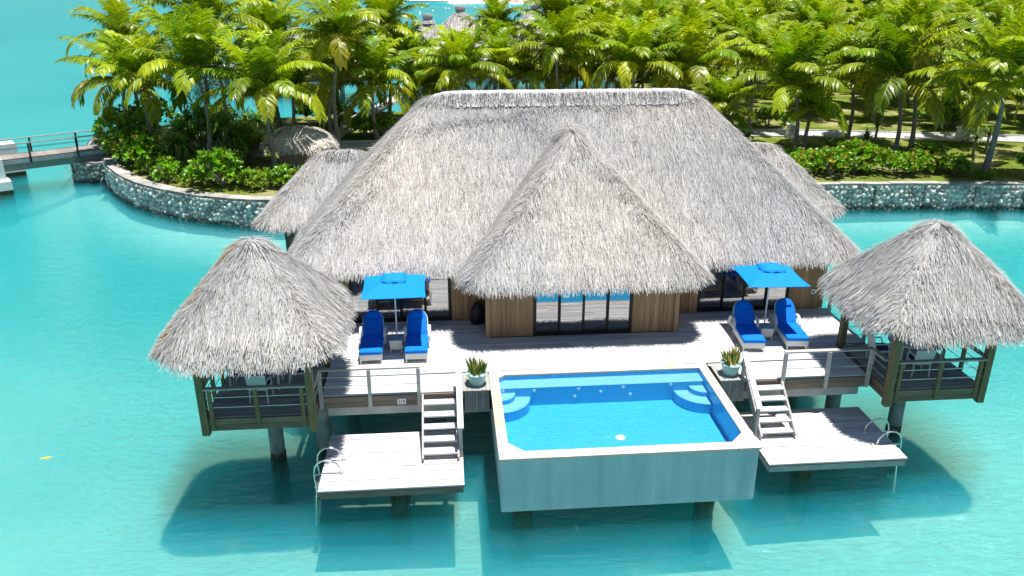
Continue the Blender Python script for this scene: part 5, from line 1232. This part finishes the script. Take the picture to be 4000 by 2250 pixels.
def ironwood(x, y, k, sc, label):
    t = thing("ironwood_tree", label, "tree", (x, y, GZ), "ironwood trees"); b = MB()
    H = (9, 13)[k]*sc; b.tube([(x, y, GZ-.1), (x+.2, y, GZ+H*.5), (x, y, GZ+H*.93)], [.2, .14, .03], 7)
    for q in range(8): a = q*2.4; zz = GZ+H*(.35+.07*q); b.tube([(x+.1, y, zz), (x+math.cos(a)*1.3*sc, y+math.sin(a)*1.3*sc, zz+.8)], [.06, .015], 5)
    b.build("trunk", M['palmtrunk'], t)
    o = bpy.data.objects.new("crown", WS[k]); COL.objects.link(o); o.parent = t; o.scale = (sc,)*3; o.rotation_euler = (0, 0, x)
ironwood(-19.0, 67.5, 0, .95, "wispy grey ironwood tree behind the tallest left palms")
ironwood(-15.2, 68.5, 0, .98, "thin wispy ironwood beside the dark narrow palm")
for i, (x, y) in enumerate(((66, 150), (76, 158), (86, 150), (97, 160), (108, 155), (56, 160), (118, 165), (104, 146))):
    ironwood(x, y, 1, 1.1, "dark feathery ironwood rising behind the back rows of the right grove")

# ------------------------------------------------------------------ across the lagoon
def far_villa(cx, cy, hw, hd, zr, label, seed, knob=True):
    t = thing("far_villa", label, "villa", (cx, cy, 0), "distant overwater villas")
    T = Thatch(cx-hw, cx+hw, cy-hd, cy+hd, 4.2, zr, .4, .5); rf = thatch_roof(T, "thatch_roof", t, 36, None, (.5, 1.0), .09, .95, seed)
    if knob:
        b = MB(); b.lathe([(.0, .55), (.55, .55), (.62, .3), (.5, .0), (.9, -.5)], (cx, cy, zr-.05), 10, (.7, .7, .7)); b.build("roof_knob", M['thatch'], rf)
    b = MB(); b.box(cx-hw+1, cx+hw-1, cy-hd+1, cy+hd-1, 2.1, 4.4); b.build("timber_wall", M['wall'], t)
    b = MB(); b.box(cx-hw+.2, cx+hw-.2, cy-hd+.2, cy+hd-.2, 1.7, 2.08); b.build("deck", M['concrete'], t)
    for sx in (-.7, 0, .7):
        for sy in (-.7, .7): b = MB(); b.tube([(cx+sx*hw, cy+sy*hd, -4), (cx+sx*hw, cy+sy*hd, 1.72)], .28, 10); b.build("pile", M['white'], t)
far_villa(2.1, 96, 5.9, 5.6, 8.95, "distant thatched villa with blunt knob on its roof, left of the others", 71)
far_villa(-1.6, 98.5, 3.2, 3.0, 8.0, "smaller thatched villa roof with thin spike touching the left distant villa", 72)
far_villa(10.7, 97, 5.6, 5.4, 9.2, "distant thatched villa with tall blunt peak right of centre", 73)
far_villa(5.6, 108, 3.6, 3.4, 7.9, "farthest thatched roof tip showing between the two distant peaks", 74)
far_villa(-16.6, 97, 4.2, 4.0, 7.4, "distant thatched villa glimpsed between the left palms", 75)
far_villa(-11.6, 93, 4.0, 3.6, 6.5, "low distant thatched roof behind the dark straight palm trunk", 76)
far_villa(17.5, 96, 5.2, 5.0, 8.6, "distant thatched roof mostly covered by grove palms", 77)
b2 = thing("shore_steps", "grey timber gangway with handrails behind the tiny hut", "gangway", (-7.4, 64, GZ))
b = MB(); b.bar((-8.4, 61.5, GZ+.05), (-4.2, 76, GZ+.9), 1.3, .1); b.build("gangway_deck", M['wood_grey'], b2)
for s_ in (-.65, .65):
    b = MB(); b.bar((-8.4+s_, 61.5, GZ+1.0), (-4.2+s_, 76, GZ+1.9), .1, .06); r_ = b.build("handrail", M['wood_grey'], b2)
    for k in range(7): f = k/6.; b = MB(); x, y, z = -8.4+s_+4.2*f, 61.5+14.5*f, GZ+.9*f; b.bar((x, y, z), (x, y, z+.98), .08, .08, up=(0, 1, 0)); b.build("rail_post", M['wood_grey'], r_)

wk = thing("boardwalk", "distant boardwalk on dark piles seen between the leftmost palm trunks", "boardwalk", (-28, 107, 2))
b = MB(); b.bar((-36, 112, 2.0), (-17, 99, 2.0), 2.2, .5, (.8, .9, .95)); b.build("walkway_beam", M['concrete'], wk)
for k in range(5):
    f = k/4.2; b = MB(); b.tube([(-36+19*f, 112-13*f, -4), (-36+19*f, 112-13*f, 1.76)], .38, 10); b.build("pile", M['pile'], wk)
buoys = [(-28.6, 267.4), (-6.1, 367.2), (5.7, 360.5), (15.8, 371.4), (1.5, 322.9), (2.9, 322.8), (-3.1, 304), (-7.4, 292.7), (12.7, 328.9), (26.7, 332.5), (-16.3, 266.4), (-11.9, 275.6), (-12.4, 335.8), (-42.9, 350.9), (-34, 378.5), (-7.1, 278.5), (-58.1, 139.7)]
def buoy_mesh():
    b = MB(); b.lathe([(0, -.25), (.2, -.22), (.36, 0), (.30, .24), (.12, .34), (.06, .36), (.06, .46), (0, .46)], (0, 0, 0), 14); o = b.build("buoy", M['white']); me = o.data; bpy.data.objects.remove(o); return me
BM = buoy_mesh()
for x, y in buoys: o = bpy.data.objects.new("mooring_buoy", BM); COL.objects.link(o); o.location = (x, y, .02); tag(o, "small white buoy dotting the far lagoon", "buoy", "white buoys on the lagoon"); o.scale = (1.15,)*3 if y > 200 else (.8,)*3
M['yellow'] = noisy("yellow_float", (.85, .55, .04), .08, (4, 4, 4), .5); M['orange'] = noisy("orange_hull", (.85, .26, .04), .08, (4, 4, 4), .5); M['hullblue'] = noisy("blue_hull", (.05, .2, .6), .08, (4, 4, 4), .5)
BY_ = BM.copy(); BY_.materials[0] = M['yellow']; o = bpy.data.objects.new("mooring_buoy", BY_); COL.objects.link(o); o.location = (-49.5, 139.5, .02); tag(o, "single yellow buoy left of the leftmost palm crowns", "buoy")
def boat(x, y, z, L, wd, rot, mt, label, cat, seat=True, name="kayak"):
    t = thing(name, label, cat, (x, y, z)); t.rotation_euler = (0, 0, R(rot)); b = MB(); n = 10; vs = []
    for i in range(n+1):
        s = -1+2*i/n; w_ = wd*max(.03, (1-abs(s)**2.6)); zz = .18*abs(s)**3
        vs += [(x+s*L/2, y-w_, z+.30+zz), (x+s*L/2, y-w_*.6, z+.02+zz), (x+s*L/2, y+w_*.6, z+.02+zz), (x+s*L/2, y+w_, z+.30+zz)]
    b.add(vs, [(i*4+k, (i+1)*4+k, (i+1)*4+(k+1) % 4, i*4+(k+1) % 4) for i in range(n) for k in range(4)]); b.build("hull", mt, t)
    b = MB(); b.box(x-L*.12, x+L*.1, y-wd*.5, y+wd*.5, z+.3, z+(.7 if seat else .42)); b.build("seat", M['white'] if mt is not M['white'] else M['yellow'], t)
for x, y, mt, rot, lab in ((24.5, 393.5, M['orange'], 20, "orange kayak at the left end of the row on the far beach"), (31.5, 391.3, M['hullblue'], 12, "blue kayak in the row on the far beach"), (34.5, 390.2, M['orange'], 25, "orange kayak in the middle of the far beach row"), (37.6, 389.3, M['white'], 15, "white kayak in the far beach row"), (40.2, 388.6, M['orange'], 22, "orange kayak at the right end of the far beach row")):
    boat(x, y, .46, 5.2, .55, rot, mt, lab, "kayak")
boat(50.5, 375.5, -.05, 7.0, 1.3, 6, M['white'], "white motor boat with yellow seat moored off the far beach", "boat", True, "motor_boat")
for i, (x, y, s_) in enumerate(((52, 388, 1), (58, 386, 1.2), (65, 384, 1.1), (72, 382, 1.3), (79, 379, 1.2), (86, 378, 1.2), (48, 394, .9), (61, 393, 1.3), (75, 390, 1.4), (45, 397, .8))):
    ironwood(x, y, 1, .7*s_, "dark tree in the clump behind the far beach")
for x, y, lab, rot in ((-11.7, 20.8, "yellow fallen leaf floating on the water left of the left gazebo", .3), (-13.5, 20.2, "brownish yellow leaf floating near the left picture edge", 1.0)):
    b = MB(); L = .17
    ps = [(-L, 0), (-L*.5, .035), (0, .05), (L*.5, .035), (L, 0), (L*.5, -.035), (0, -.05), (-L*.5, -.035)]; c_, s_ = math.cos(rot), math.sin(rot)
    b.prism([(x+a*c_-d*s_, y+a*s_+d*c_) for a, d in ps], .012, .022); tag(b.build("floating_leaf", M['yellow']), lab, "leaf")
